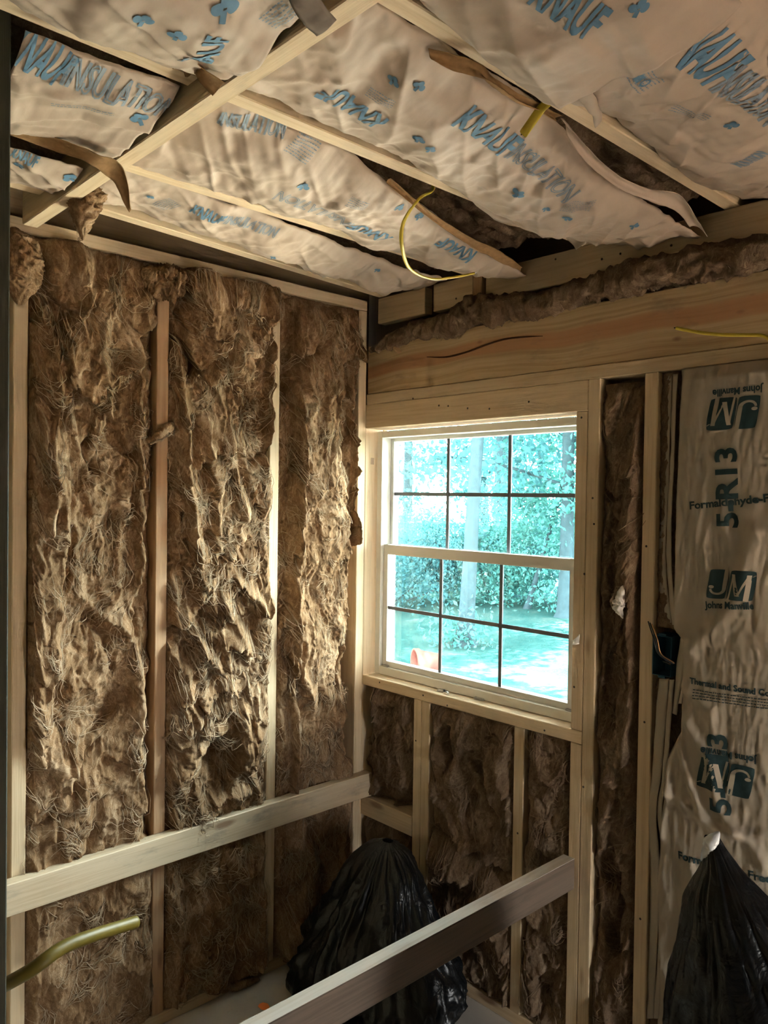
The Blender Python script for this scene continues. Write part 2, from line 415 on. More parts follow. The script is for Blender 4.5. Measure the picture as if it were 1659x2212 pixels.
def holed_wall(name, axis, pos, lo, hi, hole, zt, mat):
    """wall with one added light opening, thickness 0.1; hole = (a0, a1, z0, z1) along the wall"""
    w = tag(empty(name, (pos if axis == 'x' else (lo + hi) / 2, pos if axis == 'y' else (lo + hi) / 2, 0)), kind='structure')
    a0, a1, z0, z1 = hole
    for s0, s1, q0, q1 in ((lo, a0, 0, zt), (a1, hi, 0, zt), (a0, a1, 0, z0), (a0, a1, z1, zt)):
        if axis == 'x': board('wall_panel', (pos, s0, q0), (pos + 0.1, s1, q1), mat, w, 0)
        else: board('wall_panel', (s0, pos - 0.1, q0), (s1, pos, q1), mat, w, 0)
    return w
holed_wall('wall_side', 'x', 3.40, -3.7, 0.11, (-0.51, -0.31, 0.05, 1.25), 2.6, OSB)  # narrow slot added in the unseen wall to lighten the ceiling
board('wall_panel', (-0.11, -3.7, 0), (3.4, -3.6, 2.6), OSB, tag(empty('wall_back', (1.6, -3.6, 0)), kind='structure'), 0)

# ------------------------------------------------------------------ ceiling frame
ceiling = tag(empty('ceiling', (1.6, -1.8, ZJ)), kind='structure')
board('roof_deck', (-0.7, -4.2, 2.60), (3.56, 0.95, 2.64), OSB, ceiling, 0)
JX = (0.476, 0.905, 1.312, 1.725, 2.140, 2.555, 2.97)
for x in JX:
    board('joist', (x, -1.1985, ZJ + 0.0005), (x + 0.038, 0.09, ZJ + 0.089), PINE, ceiling)
    board('joist', (x, -3.58, ZJ + 0.0005), (x + 0.038, -1.2395, ZJ + 0.089), PINE, ceiling)
L0 = math.hypot(0.115, 1.19); a0 = math.atan2(0.115, 1.19)
board('joist', (0.142 - 0.019, -0.595 - L0 / 2, ZJ + 0.0005), (0.142 + 0.019, -0.595 + L0 / 2, ZJ + 0.089), PINE, ceiling, rot=(0, 0, a0))
board('joist', (0.19, -3.58, ZJ + 0.0005), (0.228, -1.2395, ZJ + 0.089), PINE, ceiling)
cross = board('cross_brace', (0.06, -1.238, ZJ - 0.038), (3.38, -1.200, ZJ + 0.051), PINE)
tag(cross, 'long pale lumber brace crossing under the ceiling joists at right angles', 'lumber')

# ------------------------------------------------------------------ window
win = tag(empty('window_1', (0.451, 0.10, 0.954)), kind='structure')
def wb(name, x0, x1, y0, y1, z0, z1, mat=VINYL, par=None, bev=0.0015):
    return board(name, (x0, y0, z0), (x1, y1, z1), mat, par or win, bev)
WX0, WX1, WZ0, WZ1 = 0.008, 0.896, 0.956, 1.858
wb('frame_jamb', WX0, WX0 + 0.026, 0.052, 0.128, WZ0, WZ1); wb('frame_jamb', WX1 - 0.026, WX1, 0.052, 0.128, WZ0, WZ1)
wb('frame_head', WX0 + 0.0262, WX1 - 0.0262, 0.052, 0.128, WZ1 - 0.024, WZ1); wb('frame_sill', WX0 + 0.0262, WX1 - 0.0262, 0.052, 0.128, WZ0, WZ0 + 0.030)
def sash(name, y0, y1, z0, z1, rail_b, rail_t, st):
    x0, x1 = WX0 + 0.0265, WX1 - 0.0265
    bm = bmesh.new(); c0 = np.array(win.location)
    def add(a0, a1, q0, q1):
        g = bmesh.ops.create_cube(bm, size=1.0)['verts']
        for v in g: v.co = Vector(((a0 + a1) / 2 + v.co.x * (a1 - a0), (y0 + y1) / 2 + v.co.y * (y1 - y0), (q0 + q1) / 2 + v.co.z * (q1 - q0))) - Vector(c0)
    add(x0, x0 + st, z0, z1); add(x1 - st, x1, z0, z1); add(x0 + st, x1 - st, z0, z0 + rail_b); add(x0 + st, x1 - st, z1 - rail_t, z1)
    bmesh.ops.remove_doubles(bm, verts=bm.verts, dist=1e-5); bmesh.ops.bevel(bm, geom=list(bm.edges), offset=0.0012, segments=1, affect='EDGES')
    me = bpy.data.meshes.new(name); bm.to_mesh(me); bm.free(); sp = link(name, me, VINYL, win)
    def sub(nm, a0, a1, b0, b1, q0, q1, mat, bev):
        o = board(nm, (a0, b0, q0), (a1, b1, q1), mat, None, bev); o.parent = sp; o.location = o.location - Vector(c0)
    gx0, gx1, gz0, gz1 = x0 + st, x1 - st, z0 + rail_b, z1 - rail_t
    ym = (y0 + y1) / 2; xs = [gx0 + (gx1 - gx0) * k / 3 for k in range(4)]; zm = (gz0 + gz1) / 2
    for k in range(3):
        for q0, q1 in ((gz0, zm), (zm, gz1)): sub('pane', xs[k] + 0.0001, xs[k + 1] - 0.0001, ym - 0.0015, ym + 0.0015, q0 + 0.0001, q1 - 0.0001, GLASS, 0)
        sub('grille_bar', xs[k] + (0.0068 if k else 0), xs[k + 1] - (0.0068 if k < 2 else 0), ym - 0.008, ym - 0.002, zm - 0.0065, zm + 0.0065, GRILLE, 0.001)
    for k in (1, 2): sub('grille_bar', xs[k] - 0.0065, xs[k] + 0.0065, ym - 0.008, ym - 0.002, gz0, gz1, GRILLE, 0.001)
ZM = 1.420
sash('upper_sash', 0.098, 0.124, ZM - 0.018, WZ1 - 0.0245, 0.030, 0.012, 0.014)
sash('lower_sash', 0.066, 0.094, WZ0 + 0.0305, ZM + 0.018, 0.020, 0.036, 0.022)
for x in (0.045, 0.845):
    wb('tilt_latch', x, x + 0.03, 0.056, 0.0655, WZ0 + 0.031, WZ0 + 0.036, STEEL, bev=0.001)

# ------------------------------------------------------------------ fibreglass batts
def surf_normals(P):
    du = np.gradient(P, axis=0); dv = np.gradient(P, axis=1)
    n = np.cross(du, dv); n /= np.linalg.norm(n, axis=2)[..., None] + 1e-12; return n
def grid_faces(nu, nv, off=0, flip=False):
    i, j = np.meshgrid(np.arange(nu - 1), np.arange(nv - 1), indexing='ij')
    a = off + i * nv + j; f = np.stack([a, a + nv, a + nv + 1, a + 1], -1).reshape(-1, 4)
    return f[:, ::-1] if flip else f
def skirted(P, back):
    """grid P (nu,nv,3); back (nu,nv,3): closed slab"""
    nu, nv, _ = P.shape
    V = np.concatenate([P.reshape(-1, 3)]); F = [grid_faces(nu, nv)]
    ring = [(i, 0) for i in range(nu)] + [(nu - 1, j) for j in range(1, nv)] + [(i, nv - 1) for i in range(nu - 2, -1, -1)] + [(0, j) for j in range(nv - 2, 0, -1)]
    idx = np.array([i * nv + j for i, j in ring]); bk = np.array([back[i, j] for i, j in ring])
    o = len(V); V = np.concatenate([V, bk]); n = len(idx); k = np.arange(n); k2 = (k + 1) % n
    F.append(np.stack([idx[k], o + k, o + k2, idx[k2]], -1))
    c = len(V); V = np.concatenate([V, bk.mean(0)[None]])
    F.append(np.stack([o + k, np.full(n, c), np.full(n, c), o + k2], -1))
    F = np.concatenate(F); return V, F
def strands(P, Nn, count, seed, length=(0.04, 0.16), rad=0.00065, lift=0.014, vertical=0.7, clump=9, region=None, spread=0.008):
    """curled loose fibres lying on the surface, as thin three-sided tubes"""
    rs = np.random.RandomState(seed); nu, nv, _ = P.shape
    Ls = np.linalg.norm(P[-1, nv // 2] - P[0, nv // 2]); Lv = np.linalg.norm(P[nu // 2, -1] - P[nu // 2, 0])
    V = []; F = []; K = 7
    def ev(u, v):
        a = np.clip(u / Ls, 0, 0.9999) * (nu - 1); b = np.clip(v / Lv, 0, 0.9999) * (nv - 1)
        i, j = int(a), int(b); fa, fb = a - i, b - j
        p = P[i, j] * (1 - fa) * (1 - fb) + P[i + 1, j] * fa * (1 - fb) + P[i, j + 1] * (1 - fa) * fb + P[i + 1, j + 1] * fa * fb
        return p, Nn[i, j]
    nc = max(1, count // clump)
    for c in range(nc):
        if region is not None:
            q = region[rs.randint(len(region))]; u0 = q[0] + rs.normal() * q[2]; v0 = q[1] + rs.normal() * q[3]
        else: u0 = rs.rand() * Ls; v0 = rs.rand() * Lv
        ang0 = (math.pi / 2 if rs.rand() < 0.5 else -math.pi / 2) + rs.normal() * (1.6 - 1.4 * vertical)
        curl0 = rs.normal() * 0.26; L0_ = rs.uniform(*length); lf = lift * rs.uniform(0.2, 1.3)
        for s in range(rs.randint(max(1, clump // 2), clump + clump // 2 + 1)):
            u = u0 + rs.normal() * spread; v = v0 + rs.normal() * spread * 1.6
            ang = ang0 + rs.normal() * 0.22; curl = curl0 + rs.normal() * 0.12; L_ = L0_ * rs.uniform(0.6, 1.2)
            pts = []; r0 = rad * rs.uniform(0.6, 1.5); h1 = lf * rs.uniform(0.3, 1.2)
            for k in range(K):
                p, n = ev(u, v); t = k / (K - 1)
                pts.append(p + n * (0.001 + h1 * math.sin(t * math.pi * rs.uniform(0.75, 0.95))))
                u += math.cos(ang) * L_ / K; v += math.sin(ang) * L_ / K; ang += curl + rs.normal() * 0.12
                u = min(max(u, 0.002), Ls - 0.002); v = min(max(v, 0.002), Lv - 0.002)
            pts = np.array(pts); o = len(V) * 0 + sum_len[0]
            tg = np.gradient(pts, axis=0); tg /= np.linalg.norm(tg, axis=1)[:, None] + 1e-9
            s1 = np.cross(tg, n); s1 /= np.linalg.norm(s1, axis=1)[:, None] + 1e-9; s2 = np.cross(tg, s1)
            rr = r0 * np.array([0.5, 1, 1.1, 1.05, 0.9, 0.6, 0.15])[:, None]
            for q in range(3):
                a = q * 2 * math.pi / 3
                V.append(pts + rr * (s1 * math.cos(a) + s2 * math.sin(a)))
            for q in range(3):
                q2 = (q + 1) % 3; k = np.arange(K - 1)
                F.append(np.stack([o + q * K + k, o + q * K + k + 1, o + q2 * K + k + 1, o + q2 * K + k], -1))
            sum_len[0] += 3 * K
    return np.concatenate(V), np.concatenate(F)
sum_len = [0]

def batt(name, label, group, org, ud, nd, w, h, depth, feats, seed, res=0.0036, rough=1.0, mat=None, nstr=900,
         vert=0.7, streak=1.0, edge=0.02, region=None, base=-0.010, strand_mat=None, droop=0.9, tangle=None):
    mat = mat or FIBER
    org = np.array(org, float); ud = np.array(ud, float); nd = np.array(nd, float); vd = np.array([0, 0, 1.0])
    nu, nv = max(12, int(w / res)), max(12, int(h / res))
    U, Vv = np.meshgrid(np.linspace(0, w, nu), np.linspace(0, h, nv), indexing='ij')
    s = seed * 13.7
    wu = U + 0.030 * fbm(U * 9, Vv * 6, s, 3); wv_ = Vv + 0.035 * fbm(U * 8 + 40, Vv * 6, s, 3)
    Hh = base + 0.016 * fbm(U * 6, Vv * 2.6, s + 3, 3)
    tm = np.ones_like(U)
    if tangle:
        tm = tm + sum(k * np.exp(-(((U - a) / ra) ** 2 + ((Vv - b) / rb) ** 2)) for a, b, ra, rb, k in tangle)
    big = 0.015 * rough * tm * ridged(wu * 8, wv_ * (3.2 + 2.5 * (1 - vert)), s + 11, 2)
    Hh = Hh + big
    Hh = Hh + 0.0075 * rough * tm * ridged(wu * 26, wv_ * (9 + 9 * (1 - vert)), s + 17, 3)
    Hh = Hh + 0.0036 * rough * streak * ridged(wu * 75 + 2.5 * fbm(U * 20, Vv * 14, s), wv_ * 22, s + 23, 3)
    Hh = Hh + 0.0016 * fbm(U * 190, Vv * 95, s + 31, 2)
    rr_ = np.random.RandomState(seed * 11 + 1)
    for q in range(int(rough * 26 * w * h / 0.8)):
        a_, b_ = rr_.rand() * w, rr_.rand() * h; L_ = rr_.uniform(0.08, 0.30); tl = rr_.normal() * (0.9 - 0.7 * vert)
        pl = [(a_ + L_ * t_ * math.sin(tl) + 0.012 * math.sin(t_ * 7 + q), b_ - L_ * t_ * math.cos(tl)) for t_ in np.linspace(0, 1, 6)]
        d = seg_dist(U + 0.010 * fbm(U * 25, Vv * 16, s + q, 2), Vv, pl); Hh = Hh + rr_.choice([0.017, 0.014, -0.026, 0.012, -0.022]) * np.exp(-(d / rr_.uniform(0.008, 0.019)) ** 2)
    for ft in feats:
        k = ft[0]
        if k == 'poly': Hh = Hh + ft[2] * poly_mask(U + 0.010 * fbm(U * 22, Vv * 22, s + 41, 3), Vv + 0.010 * fbm(U * 22 + 9, Vv * 22, s + 43, 3), ft[1], ft[3])
        elif k == 'ridge':
            d = seg_dist(U + 0.008 * fbm(U * 25, Vv * 14, s + 51, 2), Vv, ft[1]); Hh = Hh + ft[2] * np.exp(-(d / ft[3]) ** 2)
        elif k == 'ell':
            (a, b), ra, rb = ft[1], ft[4], ft[5]
            q = np.sqrt(((U - a) / ra) ** 2 + ((Vv - b) / rb) ** 2); Hh = Hh + ft[2] * (1 - sstep(1 - ft[3], 1 + ft[3] * 0.4, q))
    e = np.minimum(np.minimum(U, w - U), np.minimum(Vv, h - Vv))
    Hh = Hh - edge * (1 - sstep(0.0, 0.022, e))
    Hh = np.maximum(Hh, -depth + 0.012)
    # soft sag so that the lips of the folds hang over
    lat = np.minimum(e / 0.03, 1)
    dv_ = -droop * np.maximum(Hh - base, 0) * lat; du_ = 0.010 * fbm(U * 14, Vv * 9, s + 61, 3) * lat
    Uo = np.clip(U + du_, 0.001, w - 0.001); Vo = np.clip(Vv + dv_, 0.001, h - 0.001)
    P = org + Uo[..., None] * ud + Vo[..., None] * vd + Hh[..., None] * nd
    Bk = org + U[..., None] * ud + Vv[..., None] * vd - (depth - 0.002) * nd
    root = empty(name, org + ud * w / 2 - nd * 0.04)
    loc = np.array(root.location)
    V, F = skirted(P, Bk)
    sgn = np.dot(np.cross(ud, vd), nd)
    if sgn < 0: F = F[:, ::-1]
    me = mesh_np(name, rebase(V, loc), F)
    link('fiber_mat', me, mat, root, smooth=True)
    Nn = surf_normals(P) * (1 if sgn > 0 else -1)
    if nstr:
        sum_len[0] = 0
        SV, SF = strands(P, Nn, nstr, seed, vertical=vert, region=region)
        tag(link('loose_fibers', mesh_np('loose_fibers', rebase(SV, loc), SF), strand_mat or STRAND, root, smooth=True), kind='stuff')
    tag(root, label, 'insulation', group)
    return root, P

def LW(y0):            # photo point -> coordinates on a left-wall bay that starts at y0
    def f(pts):
        out = []
        for u, v in pts:
            p = at(u, v, 'x', 0.0); out.append((p[1] - y0, p[2] - 0.04))
        return out
    return f
ZB, HB = 0.04, 2.255
GL = 'bare brown insulation batts between the left wall studs'
c = LW(-1.199)
batt('wall_insulation', 'shaggy brown fiberglass batt between the leftmost stud and the reddish stud', GL, (0, -1.199, ZB), (0, 1, 0), (1, 0, 0), 0.364, HB, 0.09, [
    ('poly', c([(50, 690), (140, 700), (160, 950), (135, 1010), (138, 1200), (120, 1260), (118, 1420), (105, 1560), (50, 1620)]), 0.036, 0.006),
    ('poly', c([(305, 700), (345, 700), (345, 1820), (312, 1800), (305, 1450), (292, 1350), (312, 1200)]), -0.045, 0.008),
    ('poly', c([(150, 960), (240, 900), (300, 1000), (300, 1330), (285, 1500), (150, 1640), (115, 1560), (128, 1420), (130, 1260), (148, 1200), (146, 1010)]), -0.026, 0.007),
    ('ell', c([(140, 570)])[0], 0.05, 0.4, 0.07, 0.10),
    ('poly', c([(175, 585), (320, 615), (300, 720), (235, 880), (150, 800), (120, 700)]), 0.030, 0.008),
    ('ridge', c([(320, 720), (255, 770), (215, 880)]), 0.022, 0.012),
    ('poly', c([(225, 800), (300, 740), (300, 1000), (240, 960)]), -0.03, 0.008),
    ('ridge', c([(90, 650), (110, 800), (95, 950)]), 0.02, 0.012)], 1, rough=1.0, nstr=1300, vert=0.45)
c = LW(-0.794)
batt('wall_insulation', 'tangled brown fiberglass batt with a hanging top fold, second bay from the window corner', GL, (0, -0.794, ZB), (0, 1, 0), (1, 0, 0), 0.366, HB, 0.09, [
    ('poly', c([(395, 575), (560, 600), (592, 640), (548, 720), (522, 770), (470, 800), (430, 795), (385, 720)]), 0.055, 0.006),
    ('ridge', c([(390, 675), (440, 690), (470, 700)]), -0.015, 0.006),
    ('poly', c([(520, 790), (575, 700), (575, 980), (535, 1000), (510, 900)]), -0.035, 0.008),
    ('ridge', c([(573, 690), (579, 760), (586, 850), (584, 960)]), 0.045, 0.008),
    ('ridge', c([(375, 740), (385, 830), (402, 900), (385, 980), (400, 1050), (404, 1120), (412, 1180)]), 0.038, 0.014),
    ('ridge', c([(440, 900), (460, 1010), (455, 1120)]), 0.022, 0.014),
    ('ridge', c([(505, 1000), (520, 1080), (510, 1160)]), 0.025, 0.016),
    ('ell', c([(388, 1365)])[0], -0.045, 0.5, 0.045, 0.06),
    ('ell', c([(430, 1300)])[0], -0.03, 0.5, 0.03, 0.05),
    ('ell', c([(450, 1620)])[0], -0.04, 0.5, 0.03, 0.06),
    ('ridge', c([(400, 1330), (430, 1370), (465, 1400), (490, 1340)]), 0.035, 0.016),
    ('ridge', c([(470, 1260), (500, 1330), (530, 1400)]), 0.03, 0.012),
    ('ridge', c([(500, 1220), (540, 1260), (575, 1300)]), 0.03, 0.012),
    ('ell', c([(520, 1560)])[0], 0.03, 0.5, 0.06, 0.12)], 2, rough=1.25, nstr=2500, vert=0.35, tangle=[(0.17, 0.95, 0.16, 0.30, 0.9), (0.17, 1.25, 0.16, 0.2, 0.6)])
c = LW(-0.388)
batt('wall_insulation', 'streaky brown fiberglass batt with a peeled left edge, last bay before the window corner', GL, (0, -0.388, ZB), (0, 1, 0), (1, 0, 0), 0.349, HB, 0.09, [
    ('poly', c([(600, 630), (636, 640), (644, 900), (647, 1200), (628, 1300), (600, 1350)]), -0.055, 0.006),
    ('ridge', c([(630, 640), (640, 720), (642, 850), (650, 950), (652, 1080), (642, 1200), (634, 1300), (632, 1450), (634, 1600), (627, 1700)]), 0.036, 0.010),
    ('poly', c([(735, 770), (768, 740), (775, 1100), (758, 1180), (738, 1000)]), -0.04, 0.008),
    ('ridge', c([(764, 735), (758, 830), (768, 950), (772, 1100), (768, 1180)]), 0.045, 0.007),
    ('poly', c([(752, 1190), (785, 1150), (785, 1640), (742, 1640), (748, 1400)]), -0.07, 0.008),
    ('poly', c([(650, 660), (740, 670), (770, 720), (735, 800), (720, 1000), (660, 1100)]), 0.020, 0.012),
    ('ell', c([(630, 1990)])[0], 0.06, 0.5, 0.07, 0.09)], 3, rough=0.75, nstr=1400, vert=0.85, streak=1.5)
GR = 'bare brown insulation batts in the window wall'
def rw_batt(label, x0, x1, z0, z1, seed, feats=(), **kw):
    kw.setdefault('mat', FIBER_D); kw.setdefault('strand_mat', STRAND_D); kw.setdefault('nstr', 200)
    return batt('wall_insulation', label, GR, (x0 + 0.002, 0.004, z0 + 0.002), (1, 0, 0), (0, -1, 0), x1 - x0 - 0.004, z1 - z0 - 0.004, 0.083, list(feats), seed, **kw)
rw_batt('dark brown fiberglass batt under the window between corner and double stud, above the blocking', 0.0, 0.2685, 0.504, 0.918, 5, base=-0.022, vert=0.4, feats=[('poly', [(0.0, 0.05), (0.05, 0.1), (0.05, 0.42), (0.0, 0.42)], -0.03, 0.008), ('poly', [(0.05, 0), (0.26, 0), (0.26, 0.06), (0.10, 0.10)], -0.035, 0.01)])
rw_batt('dark brown fiberglass batt in the corner under the short blocking', 0.0, 0.2685, 0.038, 0.434, 6, base=-0.03, vert=0.4)
rw_batt('wide dark brown fiberglass batt under the middle of the window', 0.3445, 0.701, 0.038, 0.918, 7, base=-0.018, vert=0.3, nstr=380, feats=[('ridge', [(0.05, 0.40), (0.2, 0.37), (0.35, 0.33)], 0.03, 0.03), ('ridge', [(0.02, 0.46), (0.2, 0.43), (0.34, 0.40)], -0.035, 0.018)])
rw_batt('narrow dark brown fiberglass batt under the right end of the window', 0.739, 0.902, 0.038, 0.918, 8, base=-0.018, vert=0.6)
rw_batt('tall narrow dark brown fiberglass batt in the gap right of the window', 0.978, 1.112, 0.038, 1.94, 9, base=-0.020, vert=0.75, nstr=350, feats=[('poly', [(0.02, 0.95), (0.06, 0.95), (0.06, 1.6), (0.02, 1.6)], -0.03, 0.01), ('ridge', [(0.105, 1.8), (0.10, 1.5), (0.11, 1.2), (0.10, 0.9)], 0.025, 0.012), ('ell', (0.05, 0.55), -0.04, 0.5, 0.04, 0.07), ('ell', (0.06, 0.35), -0.04, 0.5, 0.03, 0.06)])

# lumpy wads: closed bodies made of noisy tubes
def wad(name, label, pts, radii, seed, mat, amp=0.35, freq=26, nseg=40, nring=28, cat='insulation', group=None, nstr=120, parent=None, flat=(1, 1, 1)):
    pts = np.array(pts, float); t = np.linspace(0, len(pts) - 1, nseg); i = np.clip(t.astype(int), 0, len(pts) - 2); f = (t - i)[:, None]
    C = pts[i] * (1 - f) + pts[i + 1] * f
    rad = np.interp(t, np.arange(len(radii)), radii)
    tg = np.gradient(C, axis=0); tg /= np.linalg.norm(tg, axis=1)[:, None]
    up = np.array([0.13, 0.31, 0.94]); s1 = np.cross(tg, up); s1 /= np.linalg.norm(s1, axis=1)[:, None]; s2 = np.cross(tg, s1)
    a = np.linspace(0, 2 * math.pi, nring, endpoint=False)
    D = s1[:, None] * np.cos(a)[None, :, None] + s2[:, None] * np.sin(a)[None, :, None]
    base = C[:, None] + D * rad[:, None, None]
    n = 0.6 * fbm(base[..., 0] * freq, base[..., 1] * freq, base[..., 2] * freq + seed, 4) + 0.5 * ridged(base[..., 0] * freq * 1.7, base[..., 1] * freq * 1.7, base[..., 2] * freq * 1.7 + seed * 3, 3)
    endt = np.sin(np.clip(np.linspace(0, 1, nseg) * math.pi, 0.0, math.pi)) ** 0.35
    R = rad[:, None] * (1 + amp * n) * endt[:, None]
    P = C[:, None] + D * R[..., None] * np.array(flat)
    V = np.concatenate([P.reshape(-1, 3), C[:1], C[-1:]]); F = []
    k, r = np.meshgrid(np.arange(nseg - 1), np.arange(nring), indexing='ij'); r2 = (r + 1) % nring
    F.append(np.stack([k * nring + r, (k + 1) * nring + r, (k + 1) * nring + r2, k * nring + r2], -1).reshape(-1, 4)[:, ::-1])
    loc = C.mean(0) - np.array([0, 0, rad.max()])
    if parent is None:
        root = empty(name, loc); tag(root, label, cat, group)
    else: root = parent; loc = np.array(parent.location)
    me = mesh_np(name, rebase(V, loc), np.concatenate(F))
    link('fiber_mat' if parent is None else name, me, mat, root, smooth=True)
    if nstr:
        sum_len[0] = 0; Nn = surf_normals(P); Nn *= np.sign((Nn * (P - C[:, None])).sum(-1))[..., None]
        SV, SF = strands(P, Nn, nstr, seed, length=(0.02, 0.07), vertical=0.1, lift=0.008)
        tag(link('loose_fibers', mesh_np('loose_fibers', rebase(SV, loc), SF), STRAND, root, smooth=True), kind='stuff')
    return root
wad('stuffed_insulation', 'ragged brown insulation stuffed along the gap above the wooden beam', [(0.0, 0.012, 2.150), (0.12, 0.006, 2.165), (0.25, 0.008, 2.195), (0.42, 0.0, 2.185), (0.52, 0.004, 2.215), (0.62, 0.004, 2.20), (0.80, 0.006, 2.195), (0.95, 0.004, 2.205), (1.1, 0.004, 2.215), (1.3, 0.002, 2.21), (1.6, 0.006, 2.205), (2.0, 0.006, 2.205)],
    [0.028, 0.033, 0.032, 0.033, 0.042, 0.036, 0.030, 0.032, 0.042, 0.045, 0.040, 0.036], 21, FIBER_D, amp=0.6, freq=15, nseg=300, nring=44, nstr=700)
p = at(45, 550, 'x', 0.03)
wad('insulation_flap', 'rounded brown insulation flap hanging over the top of the leftmost stud', [(0.02, p[1] - 0.02, 2.295), (0.035, p[1], 2.24), (0.038, p[1] + 0.003, 2.17), (0.02, p[1], 2.10)], [0.03, 0.042, 0.042, 0.02], 22, FIBER, amp=0.38, freq=30, nseg=90, nring=70, nstr=150, flat=(0.6, 1, 1))
p = at(170, 440, 'z', ZJ - 0.03)
wad('insulation_tuft', 'pointed pale insulation tuft drooping below the end of the cross brace', [(p[0] + 0.05, p[1] - 0.03, ZJ + 0.06), (p[0] + 0.03, p[1], ZJ - 0.0), (p[0] + 0.02, p[1] + 0.005, ZJ - 0.06), (p[0], p[1] + 0.01, ZJ - 0.115)], [0.05, 0.045, 0.028, 0.008], 23, FIBER, amp=0.5, freq=32, nseg=80, nring=60, nstr=160, flat=(1, 0.9, 1))
p = at(355, 610, 'x', 0.02)
wad('insulation_tuft', 'crumpled brown insulation tuft sitting over the top of the reddish stud', [(0.01, p[1] - 0.07, p[2] + 0.02), (0.015, p[1] - 0.02, p[2]), (0.015, p[1] + 0.03, p[2] + 0.01), (0.01, p[1] + 0.07, p[2] + 0.03)], [0.03, 0.036, 0.036, 0.028], 24, FIBER, amp=0.75, freq=38, nseg=110, nring=80, nstr=260)
p = at(345, 935, 'x', 0.01)
wad('insulation_tuft', 'small pale fiberglass wisp curling across the reddish stud', [(0.0, p[1] + 0.05, p[2] + 0.03), (0.015, p[1] + 0.02, p[2] + 0.012), (0.012, p[1] - 0.01, p[2] - 0.012), (0.004, p[1] - 0.03, p[2] - 0.03)], [0.016, 0.015, 0.012, 0.004], 25, FIBER, amp=0.3, freq=50, nstr=80)
p = at(1345, 1300, 'y', -0.02)
wad('white_fiber_tuft', 'small white fiber tuft stuck on the dark insulation right of the window', [(p[0], -0.018, p[2] + 0.045), (p[0] - 0.004, -0.024, p[2] + 0.015), (p[0] - 0.01, -0.028, p[2] - 0.012), (p[0] + 0.004, -0.022, p[2] - 0.045)], [0.006, 0.009, 0.012, 0.004], 26, WHITEFIB, amp=0.75, freq=80, nstr=60)
p = at(480, 2130, 'z', 0.02)
wad('insulation_scrap', 'long torn grey insulation scrap lying on the floor by the left wall', [(p[0] - 0.05, p[1] - 0.14, 0.018), (p[0] - 0.01, p[1], 0.022), (p[0] + 0.02, p[1] + 0.06, 0.02), (p[0] + 0.04, p[1] + 0.12, 0.012)], [0.022, 0.028, 0.026, 0.014], 27, FIBER, amp=0.35, nstr=120, flat=(1, 1, 0.7))
p = at(640, 2065, 'z', 0.02)
wad('insulation_scrap', 'short round insulation scrap on the floor near the black bag in the corner', [(p[0] - 0.02, p[1] - 0.05, 0.02), (p[0], p[1], 0.024), (p[0] + 0.01, p[1] + 0.05, 0.018)], [0.018, 0.024, 0.015], 28, FIBER, amp=0.35, nstr=60, flat=(1, 1, 0.8))

# ------------------------------------------------------------------ printed kraft sheets
class Sheet:
    """surface over a plane: a-b coordinates, 3D position grid, pick a point by bilinear lookup"""
    def __init__(s, A, B, P, n):
        s.A, s.B, s.P = A, B, P; s.n = np.array(n, float)       # A (nu,nv), B (nu,nv): rows may be skewed in A only
        s.Nn = surf_normals(P); s.Nn *= np.sign((s.Nn * s.n).sum(-1))[..., None]
    def pick(s, a, b, off):
        nu, nv = s.A.shape; bb = s.B[0]
        j = np.clip((b - bb[0]) / (bb[-1] - bb[0]), 0, 0.99999) * (nv - 1); j0 = j.astype(int); fj = j - j0
        lo = s.A[0, j0] * (1 - fj) + s.A[0, j0 + 1] * fj; hi = s.A[-1, j0] * (1 - fj) + s.A[-1, j0 + 1] * fj
        i = np.clip((a - lo) / (hi - lo), 0, 0.99999) * (nu - 1); i0 = i.astype(int); fi = i - i0
        def L(G): return ((G[i0, j0].T * (1 - fi) * (1 - fj)) + (G[i0 + 1, j0].T * fi * (1 - fj)) + (G[i0, j0 + 1].T * (1 - fi) * fj) + (G[i0 + 1, j0 + 1].T * fi * fj)).T
        return L(s.P) + L(s.Nn) * off

_txt = {}
def text_geo(body, bold, L=None):
    """flat tessellated lettering in the unit of its cap height; returns verts (n,2), tris, boundary edges"""
    key = (body, bold)
    if key in _txt: return _txt[key]
    cu = bpy.data.curves.new('t', 'FONT'); cu.body = body; cu.size = 1.0; cu.offset = 0.032 if bold else 0.0
    cu.resolution_u = 3; o = bpy.data.objects.new('t', cu); COL.objects.link(o)
    me = o.to_mesh(); bm = bmesh.new(); bm.from_mesh(me); o.to_mesh_clear()
    bpy.data.objects.remove(o); bpy.data.curves.remove(cu)
    bmesh.ops.remove_doubles(bm, verts=bm.verts, dist=0.0005)
    bmesh.ops.triangulate(bm, faces=bm.faces)
    for it in range(5):
        es = [e for e in bm.edges if e.calc_length() > 0.17]
        if not es: break
        bmesh.ops.subdivide_edges(bm, edges=es, cuts=1); bmesh.ops.triangulate(bm, faces=bm.faces)
    bm.verts.index_update()
    V = np.array([v.co.xy[:] for v in bm.verts]); T = np.array([[v.index for v in f.verts] for f in bm.faces])
    Bd = np.array([[e.verts[0].index, e.verts[1].index] for e in bm.edges if len(e.link_faces) == 1])
    bm.free(); V = V / 0.70; V[:, 0] -= V[:, 0].min()
    _txt[key] = (V, T, Bd); return V, T, Bd
def put(sheet, root, q2, T, mat, off, name='printed_lettering'):
    P = sheet.pick(q2[:, 0], q2[:, 1], off); F = np.asarray(T)
    me = mesh_np(name, rebase(P, root.location), F)
    return link(name, me, mat, sheet.part)
